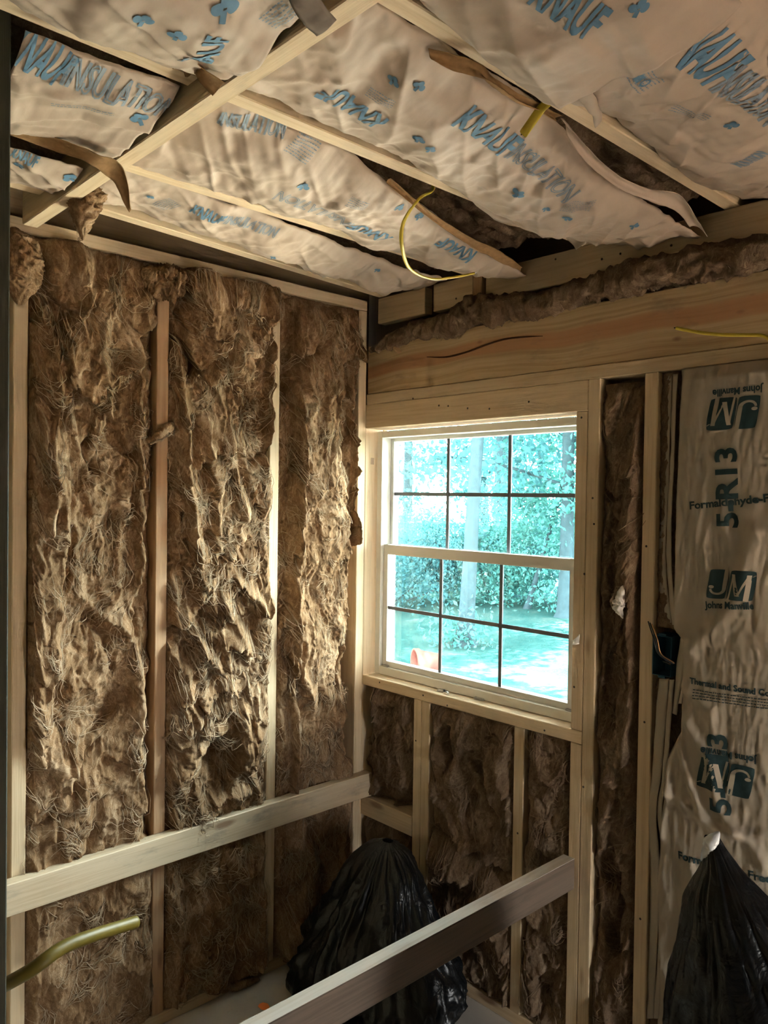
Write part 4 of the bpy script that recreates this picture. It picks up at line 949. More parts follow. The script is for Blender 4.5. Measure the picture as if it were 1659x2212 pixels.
def jm_logo(p0, p1, hgt):
    """upright logo: slanted block, curled J and serif M left open in it; p0 -> p1 is its base line"""
    q0, d, up, L = sheet_frame(wsh, p0, p1); sh_ = 0.16
    def sl(V): V = np.array(V, float); V = V * np.array([L, hgt]); V[:, 0] += sh_ * (V[:, 1] - hgt / 2); return q0 + V[:, :1] * d + V[:, 1:] * up
    def block(x0, x1, y0, y1):
        V, T = rect_geo(x0, y0, x1, y1, 9, 9)
        cx, cy = (x0 + x1) / 2, (y0 + y1) / 2; rx, ry = (x1 - x0) / 2, (y1 - y0) / 2
        a, b = (V[:, 0] - cx) / rx, (V[:, 1] - cy) / ry; k = 1 - 0.07 * (np.abs(a * b)) ** 4
        return np.stack([cx + a * rx * k, cy + b * ry * k], -1), T
    for g in (block(0.0, 0.42, 0, 1), block(0.44, 1.0, 0, 1)): put(wsh, faced, sl(g[0]), g[1], INK_GREEN, 0.0016, 'printed_logo')
    # J : stem + hook
    pts = []; t = np.linspace(0, 1, 26)
    stem = np.stack([np.full(12, 0.36), np.linspace(1.02, 0.34, 12)], -1)
    a = np.linspace(0, -math.pi * 0.98, 18); hook = np.stack([0.215 + 0.145 * np.cos(a), 0.34 + 0.17 * np.sin(a)], -1)
    path = np.concatenate([stem, hook]); w = np.interp(np.linspace(0, 1, len(path)), [0, 0.35, 0.7, 1], [0.045, 0.045, 0.035, 0.022])
    tg = np.gradient(path, axis=0); tg /= np.linalg.norm(tg, axis=1)[:, None]; nn = np.stack([-tg[:, 1], tg[:, 0]], -1) * w[:, None]
    Vv = np.concatenate([path - nn, path + nn]); n = len(path); k = np.arange(n - 1)
    put(wsh, faced, sl(Vv), np.stack([k, k + 1, n + k + 1, n + k], -1), KRAFT_W, 0.0024, 'printed_logo')
    g = disc_geo(0.085, 0.40, 0.055); put(wsh, faced, sl(g[0]), g[1], KRAFT_W, 0.0024, 'printed_logo')
    def bar(x0, y0, x1, y1, w):
        p_ = np.stack([np.linspace(x0, x1, 8), np.linspace(y0, y1, 8)], -1); v_ = np.array([w, 0])
        V2 = np.concatenate([p_ - v_, p_ + v_]); kk = np.arange(7); return V2, np.stack([kk, kk + 1, 9 + kk, 8 + kk], -1)
    for g in (bar(0.50, 0.0, 0.53, 0.86, 0.022), bar(0.53, 0.86, 0.69, 0.14, 0.045), bar(0.69, 0.14, 0.86, 0.86, 0.022), bar(0.86, 0.86, 0.86, 0.0, 0.045), bar(0.46, 0.84, 0.57, 0.84, 0.02), bar(0.92, 0.80, 0.99, 0.86, 0.02)):
        put(wsh, faced, sl(g[0]), g[1], KRAFT_W, 0.0024, 'printed_logo')
T_ = lambda body, a, b, cap, bold=False: print_text(wsh, faced, body, wp(*a), wp(*b), cap, INK_GREEN, bold=bold)
T_('Johns Manville', (1650, 832), (1540, 843), 0.0165, True); jm_logo(wp(1640, 853), wp(1530, 862), 0.078)
T_('5-R13', (1594, 1140), (1590, 966), 0.050, True)
T_('Formaldehyde-Free', (1491, 1100), (1702, 1080), 0.0185, True)
jm_logo(wp(1530, 1292), wp(1632, 1300), 0.072); T_('Johns Manville', (1523, 1313), (1629, 1316), 0.0165, True)
T_('Thermal and Sound Control', (1490, 1476), (1706, 1510), 0.0150, True)
print_geo(wsh, faced, FINE(4, 46, 3), wp(1497, 1491), wp(1650, 1512), 0.0042, INK_GREEN, name='fine_print')
T_('5-R13', (1578, 1762), (1570, 1588), 0.048, True)
T_('Johns Manville', (1636, 1636), (1514, 1614), 0.0165, True); jm_logo(wp(1626, 1658), wp(1510, 1630), 0.078)
T_('Formaldehyde-Free', (1467, 1853), (1668, 1908), 0.0185, True)
# stapling flanges
yF = 0.004
for e1, e2, mt, sd in (
    ([(1437, 812, 'y', 0.03), (1432, 1000, 'y', 0.03), (1420, 1200, 'y', 0.03), (1428, 1340, 'y', 0.03)], [(1452, 812, 'y', 0.012), (1446, 1000, 'y', 0.012), (1438, 1200, 'y', 0.012), (1450, 1345, 'y', 0.012)], KRAFT_W, 31),
    ([(1454, 808, 'y', 0.012), (1448, 1000, 'y', 0.010), (1440, 1200, 'y', 0.010), (1452, 1350, 'y', 0.012)], [(1464, 808, 'y', -0.004), (1456, 1000, 'y', -0.006), (1450, 1200, 'y', -0.006), (1462, 1350, 'y', -0.004)], KRAFT_W, 32),
    ([(1424, 1466, 'y', 0.0), (1416, 1560, 'y', 0.0), (1410, 1660, 'y', 0.002), (1400, 1760, 'y', 0.004), (1406, 1900, 'y', 0.004), (1398, 2200, 'y', 0.004)], [(1446, 1466, 'y', -0.012), (1438, 1560, 'y', -0.012), (1430, 1660, 'y', -0.01), (1418, 1760, 'y', -0.01), (1426, 1900, 'y', -0.01), (1412, 2200, 'y', -0.01)], KRAFT_W, 33),
    ([(1447, 1468, 'y', -0.012), (1438, 1580, 'y', -0.014), (1430, 1680, 'y', -0.012), (1420, 1760, 'y', -0.012), (1430, 1880, 'y', -0.012), (1412, 2200, 'y', -0.012)], [(1456, 1468, 'y', -0.016), (1448, 1580, 'y', -0.018), (1440, 1680, 'y', -0.016), (1430, 1760, 'y', -0.016), (1440, 1880, 'y', -0.016), (1424, 2200, 'y', -0.016)], KRAFT_W, 34),
    ([(1470, 1378, 'y', 0.0), (1462, 1440, 'y', -0.004), (1452, 1540, 'y', -0.010)], [(1486, 1382, 'y', -0.012), (1476, 1450, 'y', -0.016), (1462, 1545, 'y', -0.018)], KRAFT_W, 35),
    ([(1489, 1384, 'y', -0.012), (1478, 1450, 'y', -0.018), (1466, 1520, 'y', -0.020)], [(1497, 1386, 'y', -0.018), (1486, 1450, 'y', -0.024), (1472, 1520, 'y', -0.026)], KRAFT_W, 36)):
    ribbon('stapling_flange', None, e1, e2, mt, parent=faced, seed=sd, bow=0.002, wob=0.002, m=5)

# ------------------------------------------------------------------ loose lumber
ledger = board('ledger_board', (0.0005, -1.50, 0.508), (0.0385, 0.020, 0.594), PINE_DIRTY)
tag(ledger, 'scuffed pale ledger board running level across the left wall studs', 'lumber')
dark = board('support_board', (0.887, -1.50, 0.498), (0.925, -0.0005, 0.5845), DARKWOOD)
top_ = board('glare_strip', (0.8875, -1.499, 0.5848), (0.9245, -0.001, 0.5862), GLAREWOOD, dark, 0.0004); top_['label'] = 'pale strip painted as window glare on the top edge'  # added strip, window glare put into its colour
tag(dark, 'dark board on edge spanning from the window post towards the viewer', 'lumber')

# ------------------------------------------------------------------ cables
def catmull(q, n):
    q = np.array(q, float); t = np.linspace(0, len(q) - 1, n); i = np.clip(t.astype(int), 0, len(q) - 2); f = (t - i)[:, None]
    pm = q[np.clip(i - 1, 0, len(q) - 1)]; p0 = q[i]; p1 = q[i + 1]; p2 = q[np.clip(i + 2, 0, len(q) - 1)]
    return 0.5 * ((2 * p0) + (-pm + p1) * f + (2 * pm - 5 * p0 + 4 * p1 - p2) * f ** 2 + (-pm + 3 * p0 - 3 * p1 + p2) * f ** 3)
def tube(name, pts, rx, ry, mat, parent=None, n=60, m=12, side=(0, 0, 1), hollow=False):
    C = catmull(pts, n); tg = np.gradient(C, axis=0); tg /= np.linalg.norm(tg, axis=1)[:, None]
    s1 = np.cross(tg, np.array(side, float)); s1 /= np.linalg.norm(s1, axis=1)[:, None] + 1e-9; s2 = np.cross(tg, s1)
    a = np.linspace(0, 2 * math.pi, m, endpoint=False)
    P = C[:, None] + s1[:, None] * rx * np.cos(a)[None, :, None] + s2[:, None] * ry * np.sin(a)[None, :, None]
    V = list(P.reshape(-1, 3)); F = []
    for k in range(n - 1):
        for r in range(m): F.append((k * m + r, (k + 1) * m + r, (k + 1) * m + (r + 1) % m, k * m + (r + 1) % m))
    V += [C[0], C[-1] - (tg[-1] * 0.03 if hollow else 0)]; c0, c1 = len(V) - 2, len(V) - 1
    if hollow:
        o = len(V); inner = C[-1] + (P[-1] - C[-1]) * 0.72; V += list(inner); V += list(inner - tg[-1] * 0.03); e = (n - 1) * m
        for r in range(m):
            r2 = (r + 1) % m; F.append((e + r, o + r, o + r2, e + r2)); F.append((o + r, o + m + r, o + m + r2, o + r2)); F.append((o + m + r, c1, c1, o + m + r2))
    else:
        for r in range(m): F.append(((n - 1) * m + r, c1, c1, (n - 1) * m + (r + 1) % m))
    for r in range(m): F.append((r, (r + 1) % m, c0, c0))
    V = np.array(V); loc = C.mean(0) if parent is None else np.array(parent.location)
    bm = bmesh.new(); vs = [bm.verts.new(v) for v in V - loc]
    for f in F:
        u_ = list(dict.fromkeys(f))
        try: bm.faces.new([vs[i] for i in u_])
        except ValueError: pass
    bmesh.ops.recalc_face_normals(bm, faces=bm.faces)
    me = bpy.data.meshes.new(name); bm.to_mesh(me); bm.free()
    o = link(name, me, mat, parent, smooth=True)
    if parent is None: o.location = loc
    return o
def cable(label, pts, rx=0.0055, ry=0.0032, side=(0, 0, 1), tip=True, **kw):
    pts = [at(*p_) if len(p_) == 4 else np.array(p_, float) for p_ in pts]
    r = empty('electrical_cable', np.mean(pts, axis=0)); tube('cable_jacket', pts, rx, ry, YEL, r, side=side, **kw)
    if tip:
        d = pts[-1] - pts[-2]; d = d / np.linalg.norm(d)
        for k, mt in ((-1, BLACKW), (1, WHITEW)):
            o_ = np.cross(d, side); o_ = o_ / np.linalg.norm(o_) * 0.0022 * k
            tube('wire_end', [pts[-1] - d * 0.004 + o_, pts[-1] + d * 0.002 + o_, pts[-1] + d * 0.004 + o_], 0.0013, 0.0013, mt, r, n=6, m=8)
    tag(r, label, 'cable'); return r
cable('yellow electrical cable looping down from the ceiling beside the middle joist', [(0.86, -0.60, ZJ + 0.09), (936, 404, 'z', ZJ + 0.02), (905, 430, 'z', ZJ - 0.05), (872, 480, 'z', ZJ - 0.10), (868, 530, 'z', ZJ - 0.14), (885, 580, 'z', ZJ - 0.16), (930, 602, 'z', ZJ - 0.16), (980, 599, 'z', ZJ - 0.15), (1026, 590, 'z', ZJ - 0.14)], rx=0.0045, ry=0.003)
cable('short flat yellow cable stub poking down beside the long right joist', [(1.36, -0.80, ZJ + 0.06), (1192, 200, 'z', ZJ - 0.012), (1165, 240, 'z', ZJ - 0.03), (1130, 290, 'z', ZJ - 0.05)], rx=0.0085, ry=0.0035, side=tuple(CF))
cable('yellow cable jutting in from the right edge in front of the wooden beam', [(2.0, -0.32, ZJ + 0.02), (1.85, -0.31, 2.05), (1720, 728, 'y', -0.30), (1640, 724, 'y', -0.30), (1560, 723, 'y', -0.30), (1510, 718, 'y', -0.30), (1461, 709, 'y', -0.30)], rx=0.0048, ry=0.0038)
p0 = at(-60, 2165, 'y', -1.50); p1 = at(292, 1992, 'x', 0.62); pm = at(150, 2040, 'y', -1.36)
r = empty('plastic_tube', p0); tube('tube_wall', [p0, at(60, 2100, 'y', -1.44), pm, p1], 0.0125, 0.0125, plain('yellow_tube', (0.15, 0.105, 0.010), 0.5, 0.4), r, hollow=True, m=20)
tag(r, 'thick olive yellow open-ended tube reaching in at the lower left', 'tube')

# ------------------------------------------------------------------ electrical box in the window wall
eb = empty('electrical_box', (1.178, 0.03, 1.15)); bx0, bx1, bz0, bz1 = 1.1515, 1.204, 1.157, 1.262
for nm, lo, hi in (('box_side', (bx0, -0.004, bz0), (bx0 + 0.002, 0.066, bz1)), ('box_side', (bx1 - 0.002, -0.004, bz0), (bx1, 0.066, bz1)), ('box_end', (bx0 + 0.002, -0.004, bz0), (bx1 - 0.002, 0.066, bz0 + 0.002)),
                   ('box_end', (bx0 + 0.002, -0.004, bz1 - 0.002), (bx1 - 0.002, 0.066, bz1)), ('box_back', (bx0 + 0.002, 0.062, bz0 + 0.002), (bx1 - 0.002, 0.066, bz1 - 0.002)),
                   ('screw_ear', (1.168, -0.004, bz1 + 0.0005), (1.188, 0.004, bz1 + 0.006)), ('screw_ear', (1.168, -0.004, bz0 - 0.006), (1.188, 0.004, bz0 - 0.0005))):
    board(nm, lo, hi, BLUEBOX, eb, 0.0008)
for k, mt in ((0, BLACKW), (1, BLACKW), (2, COPPER)):
    dx = 0.004 * k
    tube('wire', [(1.190 + dx * 0.5, 0.05, 1.175), (1.180 + dx, 0.0, 1.195), at(1448 + 4 * k, 1432, 'y', -0.03), at(1422 + 3 * k, 1412, 'y', -0.04), at(1412 + 4 * k, 1380, 'y', -0.045), at(1400 + 4 * k, 1342 + 3 * k, 'y', -0.045)], 0.0016, 0.0016, mt, eb, n=40, m=8)
tag(eb, 'open blue electrical box with loose wires on the stud beside the paper-faced batt', 'electrical box')

# ------------------------------------------------------------------ black bags
def bag(name, label, C, prof, seed, amp, n=150, m=180, squash=(1, 1), lean=None):
    """prof: list of (z, radius); creased plastic skin"""
    pr = np.array(prof); z = np.linspace(pr[0, 0], pr[-1, 0], n); R = np.interp(z, pr[:, 0], pr[:, 1])
    ker = np.ones(7) / 7; R = np.convolve(np.pad(R, 3, mode='edge'), ker, 'valid')
    a = np.linspace(0, 2 * math.pi, m, endpoint=False); Zg, Ag = np.meshgrid(z, a, indexing='ij')
    cx, cy = np.cos(Ag), np.sin(Ag); hz = (Zg - z[0]) / (z[-1] - z[0])
    w = 0.5 * fbm(cx * 1.5, cy * 1.5, Zg * 5 + seed, 2)
    cre = ridged(cx * 2.4 + w, cy * 2.4, Zg * 4.0 + seed, 3) * 0.5 + 0.6 * np.abs(fbm(cx * 4 + w, cy * 4, Zg * 11 + seed, 3)) * -1
    Rr = R[:, None] * (1 + amp * cre)
    X = C[0] + Rr * cx * squash[0]; Yv = C[1] + Rr * cy * squash[1]
    if lean is not None: X = X + lean[0] * hz ** 1.5; Yv = Yv + lean[1] * hz ** 1.5
    Zg = Zg + 0.012 * fbm(cx * 5, cy * 5, Zg * 9 + seed, 2) * np.sin(hz * math.pi)
    P = np.stack([X, Yv, np.maximum(Zg, 0.002)], -1); V = np.concatenate([P.reshape(-1, 3), P[0].mean(0)[None], P[-1].mean(0)[None]])
    k, r = np.meshgrid(np.arange(n - 1), np.arange(m), indexing='ij'); r2 = (r + 1) % m
    F = np.stack([k * m + r, k * m + r2, (k + 1) * m + r2, (k + 1) * m + r], -1).reshape(-1, 4); q = np.arange(m); q2 = (q + 1) % m
    bm = bmesh.new()
    root = empty(name, (C[0], C[1], 0.0)); V = rebase(V, root.location)
    me = mesh_np(name, V, F)
    link('bag_skin', me, BAG, root, smooth=True); tag(root, label, 'trash bag'); return root, P
bag('trash_bag', 'glossy black plastic bag slumped on the floor in the corner under the window', (0.375, -0.27), [(0.0, 0.21), (0.04, 0.26), (0.14, 0.255), (0.24, 0.20), (0.34, 0.15), (0.42, 0.11), (0.47, 0.07), (0.49, 0.01)], 3.1, 0.30, squash=(1.05, 0.78), lean=(-0.05, 0.10))
pk = at(1545, 1800, 'y', -0.50); gx, gy = pk[0] + 0.255, -0.50
rb, PB = bag('trash_bag', 'tall black plastic bag with a silver tip standing at the lower right', (gx, gy), [(0.0, 0.20), (0.2, 0.215), (0.5, 0.21), (0.66, 0.185), (0.76, 0.145), (0.84, 0.105), (0.90, 0.075), (pk[2] - 0.075, 0.045), (pk[2] - 0.03, 0.020), (pk[2] - 0.01, 0.012)], 8.4, 0.16, squash=(0.95, 0.8), lean=(-0.26, 0.0))
tp = at(1538, 1822, 'y', -0.50)
wad('silver_tip', None, [(tp[0] - 0.014, tp[1] - 0.014, tp[2] - 0.034), (tp[0] - 0.004, tp[1] - 0.010, tp[2] - 0.012), (tp[0] + 0.004, tp[1] - 0.006, tp[2] + 0.010), (pk[0] + 0.008, pk[1], pk[2] + 0.006)], [0.003, 0.009, 0.010, 0.004], 4, PALE_TIP, amp=0.5, freq=45, nseg=24, nring=16, nstr=0, parent=rb)

# ------------------------------------------------------------------ small things on the sill and floor
def crumb(name, label, cat, c_, s_, mat, seed, grp=None):
    bm = bmesh.new(); bmesh.ops.create_icosphere(bm, subdivisions=3, radius=1.0)
    for v in bm.verts:
        q = v.co.copy(); d = 1 + 0.5 * mnoise.noise(q * 1.7 + Vector((seed, seed, 0))) + 0.25 * mnoise.noise(q * 4 + Vector((0, seed, 0)))
        v.co = Vector((q.x * s_[0], q.y * s_[1], q.z * s_[2])) * d
    zmin = min(v.co.z for v in bm.verts)
    for v in bm.verts: v.co.z -= zmin
    me = bpy.data.meshes.new(name); bm.to_mesh(me); bm.free()
    o = link(name, me, mat, loc=c_, smooth=False); tag(o, label, cat, grp); return o
ZS = 0.9545
def clip_piece(label, u, v, L_, rz):
    p_ = at(u, v, 'z', ZS); bm = bmesh.new()
    prof = [(-0.006, 0), (0.006, 0), (0.006, 0.008), (0.004, 0.008), (0.004, 0.002), (-0.004, 0.002), (-0.004, 0.008), (-0.006, 0.008)]
    a_ = [bm.verts.new((-L_ / 2, y, z)) for y, z in prof]; b_ = [bm.verts.new((L_ / 2, y, z)) for y, z in prof]; n = len(prof)
    for k in range(n): bm.faces.new((a_[k], a_[(k + 1) % n], b_[(k + 1) % n], b_[k]))
    bm.faces.new(a_[::-1]); bm.faces.new(b_); bmesh.ops.recalc_face_normals(bm, faces=bm.faces)
    me = bpy.data.meshes.new('window_clip'); bm.to_mesh(me); bm.free()
    o = link('window_clip', me, STEEL, loc=(p_[0], p_[1], ZS)); o.rotation_euler = (0, 0, rz); tag(o, label, 'hardware'); return o
clip_piece('small grey metal clip on the window sill, left of the other clip', 953, 1494, 0.026, 0.1)
clip_piece('long thin grey metal clip on the window sill, right of the other clip', 1036, 1512, 0.038, 0.15)
p = at(966, 1500, 'z', ZS); crumb('debris_chip', 'tiny pale chip beside the left metal clip on the sill', 'debris', (p[0], p[1], ZS), (0.007, 0.005, 0.005), SCRAP, 3)
p = at(1245, 1377, 'y', -0.004)
ribbon('paper_scrap', 'torn white paper scrap stuck on the right window post', [tuple(p + np.array([-0.012, 0, -0.010])), tuple(p + np.array([0.0, -0.006, -0.004])), tuple(p + np.array([0.012, -0.002, 0.012]))], [tuple(p + np.array([-0.010, -0.003, -0.022])), tuple(p + np.array([0.002, -0.010, -0.020])), tuple(p + np.array([0.012, -0.004, -0.016]))], SCRAP, seed=12, bow=0.003, n=14, m=6, cat='scrap')
p = at(570, 2174, 'z', 0.001); Vd, Td = disc_geo(0, 0, 0.016, 24)
Vd = Vd * (1 + 0.25 * perlin(Vd[:, :1] * 90, Vd[:, 1:] * 90, 3.0)) * np.array([1.3, 1.0])
Vall = np.concatenate([np.c_[Vd, np.full(len(Vd), 0.0012)]]); tag(link('floor_spot', mesh_np('floor_spot', Vall, Td), ORANGE, loc=(p[0], p[1], 0.0)), 'bright orange spot on the pale floor', 'paint spot')
crumb('floor_crumb', 'small brown insulation crumb on the floor left of the dark support board', 'debris', (0.42, -0.66, 0.0), (0.010, 0.007, 0.004), FIBER_D, 1)
crumb('floor_crumb', 'small brown insulation crumb on the floor near the bottom plate under the window', 'debris', (0.66, -0.16, 0.0), (0.008, 0.006, 0.003), FIBER_D, 2)

# ------------------------------------------------------------------ outdoors
GZ = -0.50
def leaf_mat(name, c_):
    m = bpy.data.materials.new(name); m.use_nodes = True; nt = m.node_tree; nt.nodes.clear()
    out = nt.nodes.new('ShaderNodeOutputMaterial'); d = nt.nodes.new('ShaderNodeBsdfDiffuse'); t = nt.nodes.new('ShaderNodeBsdfTranslucent'); mx = N(nt, 'ShaderNodeMixShader'); mx.inputs[0].default_value = 0.45
    tc = nt.nodes.new('ShaderNodeTexCoord'); n = noise_n(nt, tc.outputs['Object'], 2.5, 4)
    col = mix(nt, n.outputs[0], tuple(x * 0.7 for x in c_), tuple(min(1, x * 1.3) for x in c_))
    for s_ in (d, t): nt.links.new(col, s_.inputs[0])
    nt.links.new(d.outputs[0], mx.inputs[1]); nt.links.new(t.outputs[0], mx.inputs[2]); nt.links.new(mx.outputs[0], out.inputs[0]); return m
LEAF = leaf_mat('leaf_green', (0.040, 0.135, 0.125)); LEAF2 = leaf_mat('leaf_blue_green', (0.040, 0.12, 0.135))
BARK = plain('bark', (0.020, 0.034, 0.040), 0.95, 0.0, 0.5, 14, 0.8)
def lawn_mat():
    m, nt, b = newmat('lawn'); tc = nt.nodes.new('ShaderNodeTexCoord'); P_ = tc.outputs['Object']
    n1 = noise_n(nt, P_, 1.2, 5, 0.65); n2 = noise_n(nt, P_, 26, 5, 0.75)
    f_ = math_n(nt, 'ADD', math_n(nt, 'MULTIPLY', n1.outputs[0], 0.6), math_n(nt, 'MULTIPLY', n2.outputs[0], 0.4))
    c_ = ramp(nt, f_, [(0.38, (0.010, 0.034, 0.033)), (0.52, (0.018, 0.050, 0.048)), (0.64, (0.045, 0.065, 0.06))]).outputs[0]
    sp_ = nt.nodes.new('ShaderNodeSeparateXYZ'); nt.links.new(P_, sp_.inputs[0])
    e_ = math_n(nt, 'ADD', sp_.outputs[1], math_n(nt, 'MULTIPLY', n1.outputs[0], 3.0))
    pf = ramp(nt, math_n(nt, 'DIVIDE', e_, 10.0), [(0.54, (1, 1, 1)), (0.62, (0, 0, 0))]).outputs[0]
    c_ = mix(nt, pf, c_, (0.55, 0.48, 0.41))  # pale strip by the house, added to bounce sun up to the ceiling
    nt.links.new(c_, b.inputs['Base Color']); b.inputs['Roughness'].default_value = 0.95; b.inputs['Specular IOR Level'].default_value = 0.0; bump(nt, b, n2.outputs[0], 0.8, 0.05); return m
X, Y = np.meshgrid(np.linspace(-45, 30, 90), np.linspace(-25, 60, 80), indexing='ij')
Zg = GZ + 0.10 * fbm(X * 0.12, Y * 0.12, 2.0, 3) * np.clip((np.maximum(Y - 0.6, X - 4) / 6), 0, 1)
g_ = link('ground', mesh_np('ground', np.stack([X, Y, Zg], -1).reshape(-1, 3), grid_faces(90, 80)), lawn_mat(), smooth=True); tag(g_, kind='structure')
def gpt(u, v): return at(u, v, 'z', GZ)
def leaves(rs, centers, per, rad, size):
    n = len(centers) * per; c_ = np.repeat(np.array(centers), per, 0) + rs.normal(size=(n, 3)) * rad
    a = rs.normal(size=(n, 3)); a /= np.linalg.norm(a, axis=1)[:, None]; b = np.cross(a, rs.normal(size=(n, 3))); b /= np.linalg.norm(b, axis=1)[:, None]
    s_ = size * rs.uniform(0.6, 1.4, (n, 1)); n_ = np.cross(a, b) * s_ * 0.15
    V = np.stack([c_ - a * s_, c_ + b * s_ * 0.5 - n_, c_ + a * s_, c_ - b * s_ * 0.5 - n_], 1).reshape(-1, 3)
    return V, np.arange(len(V)).reshape(-1, 4)
def tree(label, base, h, r, crown_z, crown_r, ncl, per, size, seed, mat, lean=(0, 0), nb=7):
    rs = np.random.RandomState(seed); base = np.array(base, float); root = empty('tree', base)
    top = base + np.array([lean[0], lean[1], h])
    k = np.linspace(0, 1, 9)[:, None]; tr = base * (1 - k) + top * k + np.c_[0.06 * fbm(k[:, 0] * 3, seed), 0.06 * fbm(k[:, 0] * 3, seed + 5), np.zeros(9)] * k
    n, m = 40, 14; C = catmull(tr, n); a = np.linspace(0, 2 * math.pi, m, endpoint=False); t = np.linspace(0, 1, n)
    R = r * (1 - 0.72 * t) * (1 + 0.8 * np.exp(-t * h / 0.25))
    Pt = C[:, None] + np.stack([np.cos(a), np.sin(a), 0 * a], -1)[None] * (R[:, None] * (1 + 0.10 * perlin(np.cos(a)[None] * 3, np.sin(a)[None] * 3, t[:, None] * 18 + seed)))[..., None]
    q, p_ = np.meshgrid(np.arange(n - 1), np.arange(m), indexing='ij'); p2 = (p_ + 1) % m
    link('trunk', mesh_np('trunk', rebase(Pt.reshape(-1, 3), base), np.stack([q * m + p_, q * m + p2, (q + 1) * m + p2, (q + 1) * m + p_], -1).reshape(-1, 4)), BARK, root, smooth=True)
    cl = []
    for b in range(nb):
        t0 = rs.uniform(max(0.15, crown_z[0] / h), 0.92); s0 = base * (1 - t0) + top * t0; an = rs.rand() * 6.28
        e = s0 + np.array([math.cos(an), math.sin(an), rs.uniform(0.1, 0.6)]) * crown_r * rs.uniform(0.5, 0.95)
        tube('branch', [s0, (s0 + e) / 2 + np.array([0, 0, 0.1]), e], r * 0.22, r * 0.22, BARK, root, n=8, m=6)
        cl += [s0 + (e - s0) * q_ + rs.normal(size=3) * 0.2 for q_ in (0.5, 0.75, 1.0)]
    while len(cl) < ncl:
        p_ = rs.normal(size=3); p_ = p_ / np.linalg.norm(p_) * rs.rand() ** 0.4
        cl.append(base + np.array([lean[0] * 0.7, lean[1] * 0.7, 0]) + np.array([p_[0] * crown_r, p_[1] * crown_r, (crown_z[0] + crown_z[1]) / 2 + p_[2] * (crown_z[1] - crown_z[0]) / 2]))
    V, F = leaves(rs, cl, int(per * 1.9), 0.26, size * 0.62)
    tag(link('foliage', mesh_np('foliage', rebase(V, base), F), mat, root), kind='stuff')
    tag(root, label, 'tree', 'trees outside the window'); return root
def dirpt(u, dist): # ground point seen in column u at that distance
    d = CR * ((u - W_PX / 2) / F_PX) + CF; d = d[:2] / np.linalg.norm(d[:2]); return (CAM[0] + d[0] * dist, CAM[1] + d[1] * dist, GZ)
b0 = gpt(1004, 1395)
tree('slim straight tree trunk nearest the window, in line with its middle panes', (b0[0], b0[1], GZ), 9.0, 0.112, (4.6, 9.5), 4.6, 190, 80, 0.15, 1, LEAF, lean=(0.25, 0.35), nb=12)  # high dense crown out of view, added to shade the lawn
tree('darker tree trunk behind the upper middle pane, right of the nearest trunk', dirpt(1085, 19), 11, 0.24, (3.4, 11), 3.6, 90, 60, 0.14, 2, LEAF2)
tree('leafy tree at the upper right of the window view', dirpt(1225, 14), 9, 0.13, (2.2, 9.5), 3.6, 120, 70, 0.13, 3, LEAF2)
tree('leafy tree at the left of the window view', dirpt(880, 22), 10, 0.16, (0.6, 6.0), 2.6, 30, 55, 0.13, 4, LEAF)
tree('thin leaning sapling beside the nearest trunk at the right', dirpt(1140, 15), 5.0, 0.05, (1.4, 4.6), 1.7, 60, 50, 0.10, 5, LEAF, lean=(1.2, 0.6))
tree('far leafy tree between the two trunks', dirpt(1045, 30), 12, 0.2, (0.5, 6.0), 3.0, 34, 55, 0.16, 6, LEAF)
tree('far leafy tree behind the leaning sapling', dirpt(1170, 27), 12, 0.2, (0.3, 7), 3.2, 56, 55, 0.15, 7, LEAF2)
tree('far leafy tree at the left frame of the window', dirpt(820, 28), 11, 0.2, (0.3, 5), 3.4, 30, 55, 0.16, 8, LEAF)
def shrub(label, base, w, h, n, seed, mat):
    rs = np.random.RandomState(seed); root = empty('shrub', base); b = np.array(base, float); cl = []
    for k in range(n): cl.append(b + np.array([rs.normal() * w * 0.45, rs.normal() * w * 0.3, abs(rs.rand()) ** 0.8 * h + 0.05]))
    for k in range(6):
        e = cl[rs.randint(n)]; tube('stem', [b, (b + e) / 2 + rs.normal(size=3) * 0.05, e], 0.014, 0.014, BARK, root, n=8, m=5)
    V, F = leaves(rs, cl, 130, 0.20, 0.042); tag(link('foliage', mesh_np('foliage', rebase(V, b), F), mat, root), kind='stuff')
    tag(root, label, 'shrub', 'undergrowth outside the window')
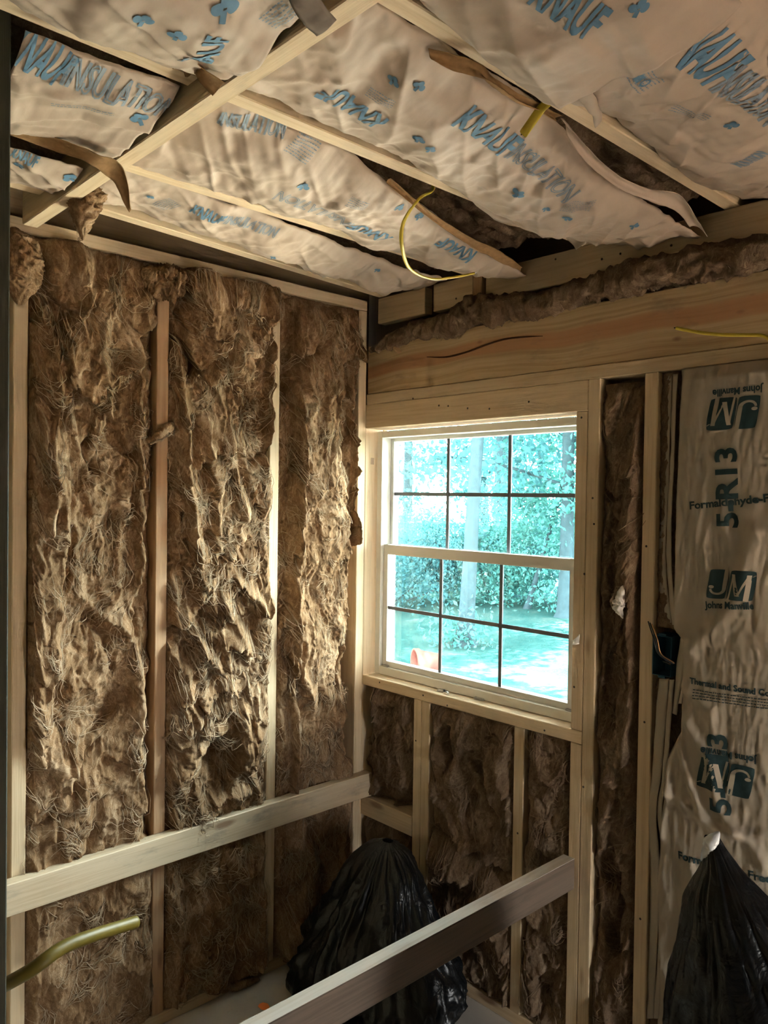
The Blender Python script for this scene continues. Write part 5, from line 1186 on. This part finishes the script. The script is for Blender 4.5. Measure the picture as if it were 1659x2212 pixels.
for k, (u, d, w, h, lab) in enumerate([(835, 15, 1.2, 1.5, 'low leafy undergrowth at the left edge of the window view'), (900, 17, 1.3, 1.7, 'undergrowth between window edge and nearest trunk'), (960, 16, 1.0, 1.5, 'undergrowth just left of the nearest trunk'),
        (1060, 16, 1.1, 1.6, 'undergrowth just right of the nearest trunk'), (1130, 17, 1.4, 2.0, 'dense undergrowth round the leaning sapling'), (1200, 15, 1.3, 1.9, 'dense undergrowth below the right panes'), (1255, 16, 1.4, 2.0, 'undergrowth at the right edge of the window view')]):
    shrub(lab, dirpt(u, d), w, h, 40, 30 + k, LEAF if k % 2 else LEAF2)
shrub('small ivy clump at the foot of the nearest trunk', (b0[0] + 0.05, b0[1] - 0.1, GZ), 0.22, 0.16, 5, 50, LEAF)
# clay pot lying on its side on the lawn
pp = gpt(948, 1462); pot = empty('clay_pot', (pp[0], pp[1], GZ)); prof = [(z_ * 0.72, r_ * 0.72) for z_, r_ in [(0.0, 0.15), (0.34, 0.22), (0.34, 0.245), (0.42, 0.25), (0.42, 0.215), (0.33, 0.195), (0.02, 0.13), (0.02, 0.001)]]
m = 36; a = np.linspace(0, 2 * math.pi, m, endpoint=False); V = []
for z_, r_ in [(0.0, 0.001)] + prof: V.append(np.stack([r_ * np.cos(a), np.full(m, z_), r_ * np.sin(a) + 0.165], -1))
V = np.array(V); n = len(V); q, p_ = np.meshgrid(np.arange(n - 1), np.arange(m), indexing='ij'); p2 = (p_ + 1) % m
rot = math.radians(150); V = V.reshape(-1, 3); V = np.c_[V[:, 0] * math.cos(rot) - V[:, 1] * math.sin(rot), V[:, 0] * math.sin(rot) + V[:, 1] * math.cos(rot), V[:, 2]]
link('pot_body', mesh_np('pot_body', V, np.stack([q * m + p_, (q + 1) * m + p_, (q + 1) * m + p2, q * m + p2], -1).reshape(-1, 4)), plain('terracotta', (0.10, 0.036, 0.030), 0.9, 0.0), pot, smooth=True)
tag(pot, 'terracotta pot lying on its side on the lawn', 'pot')
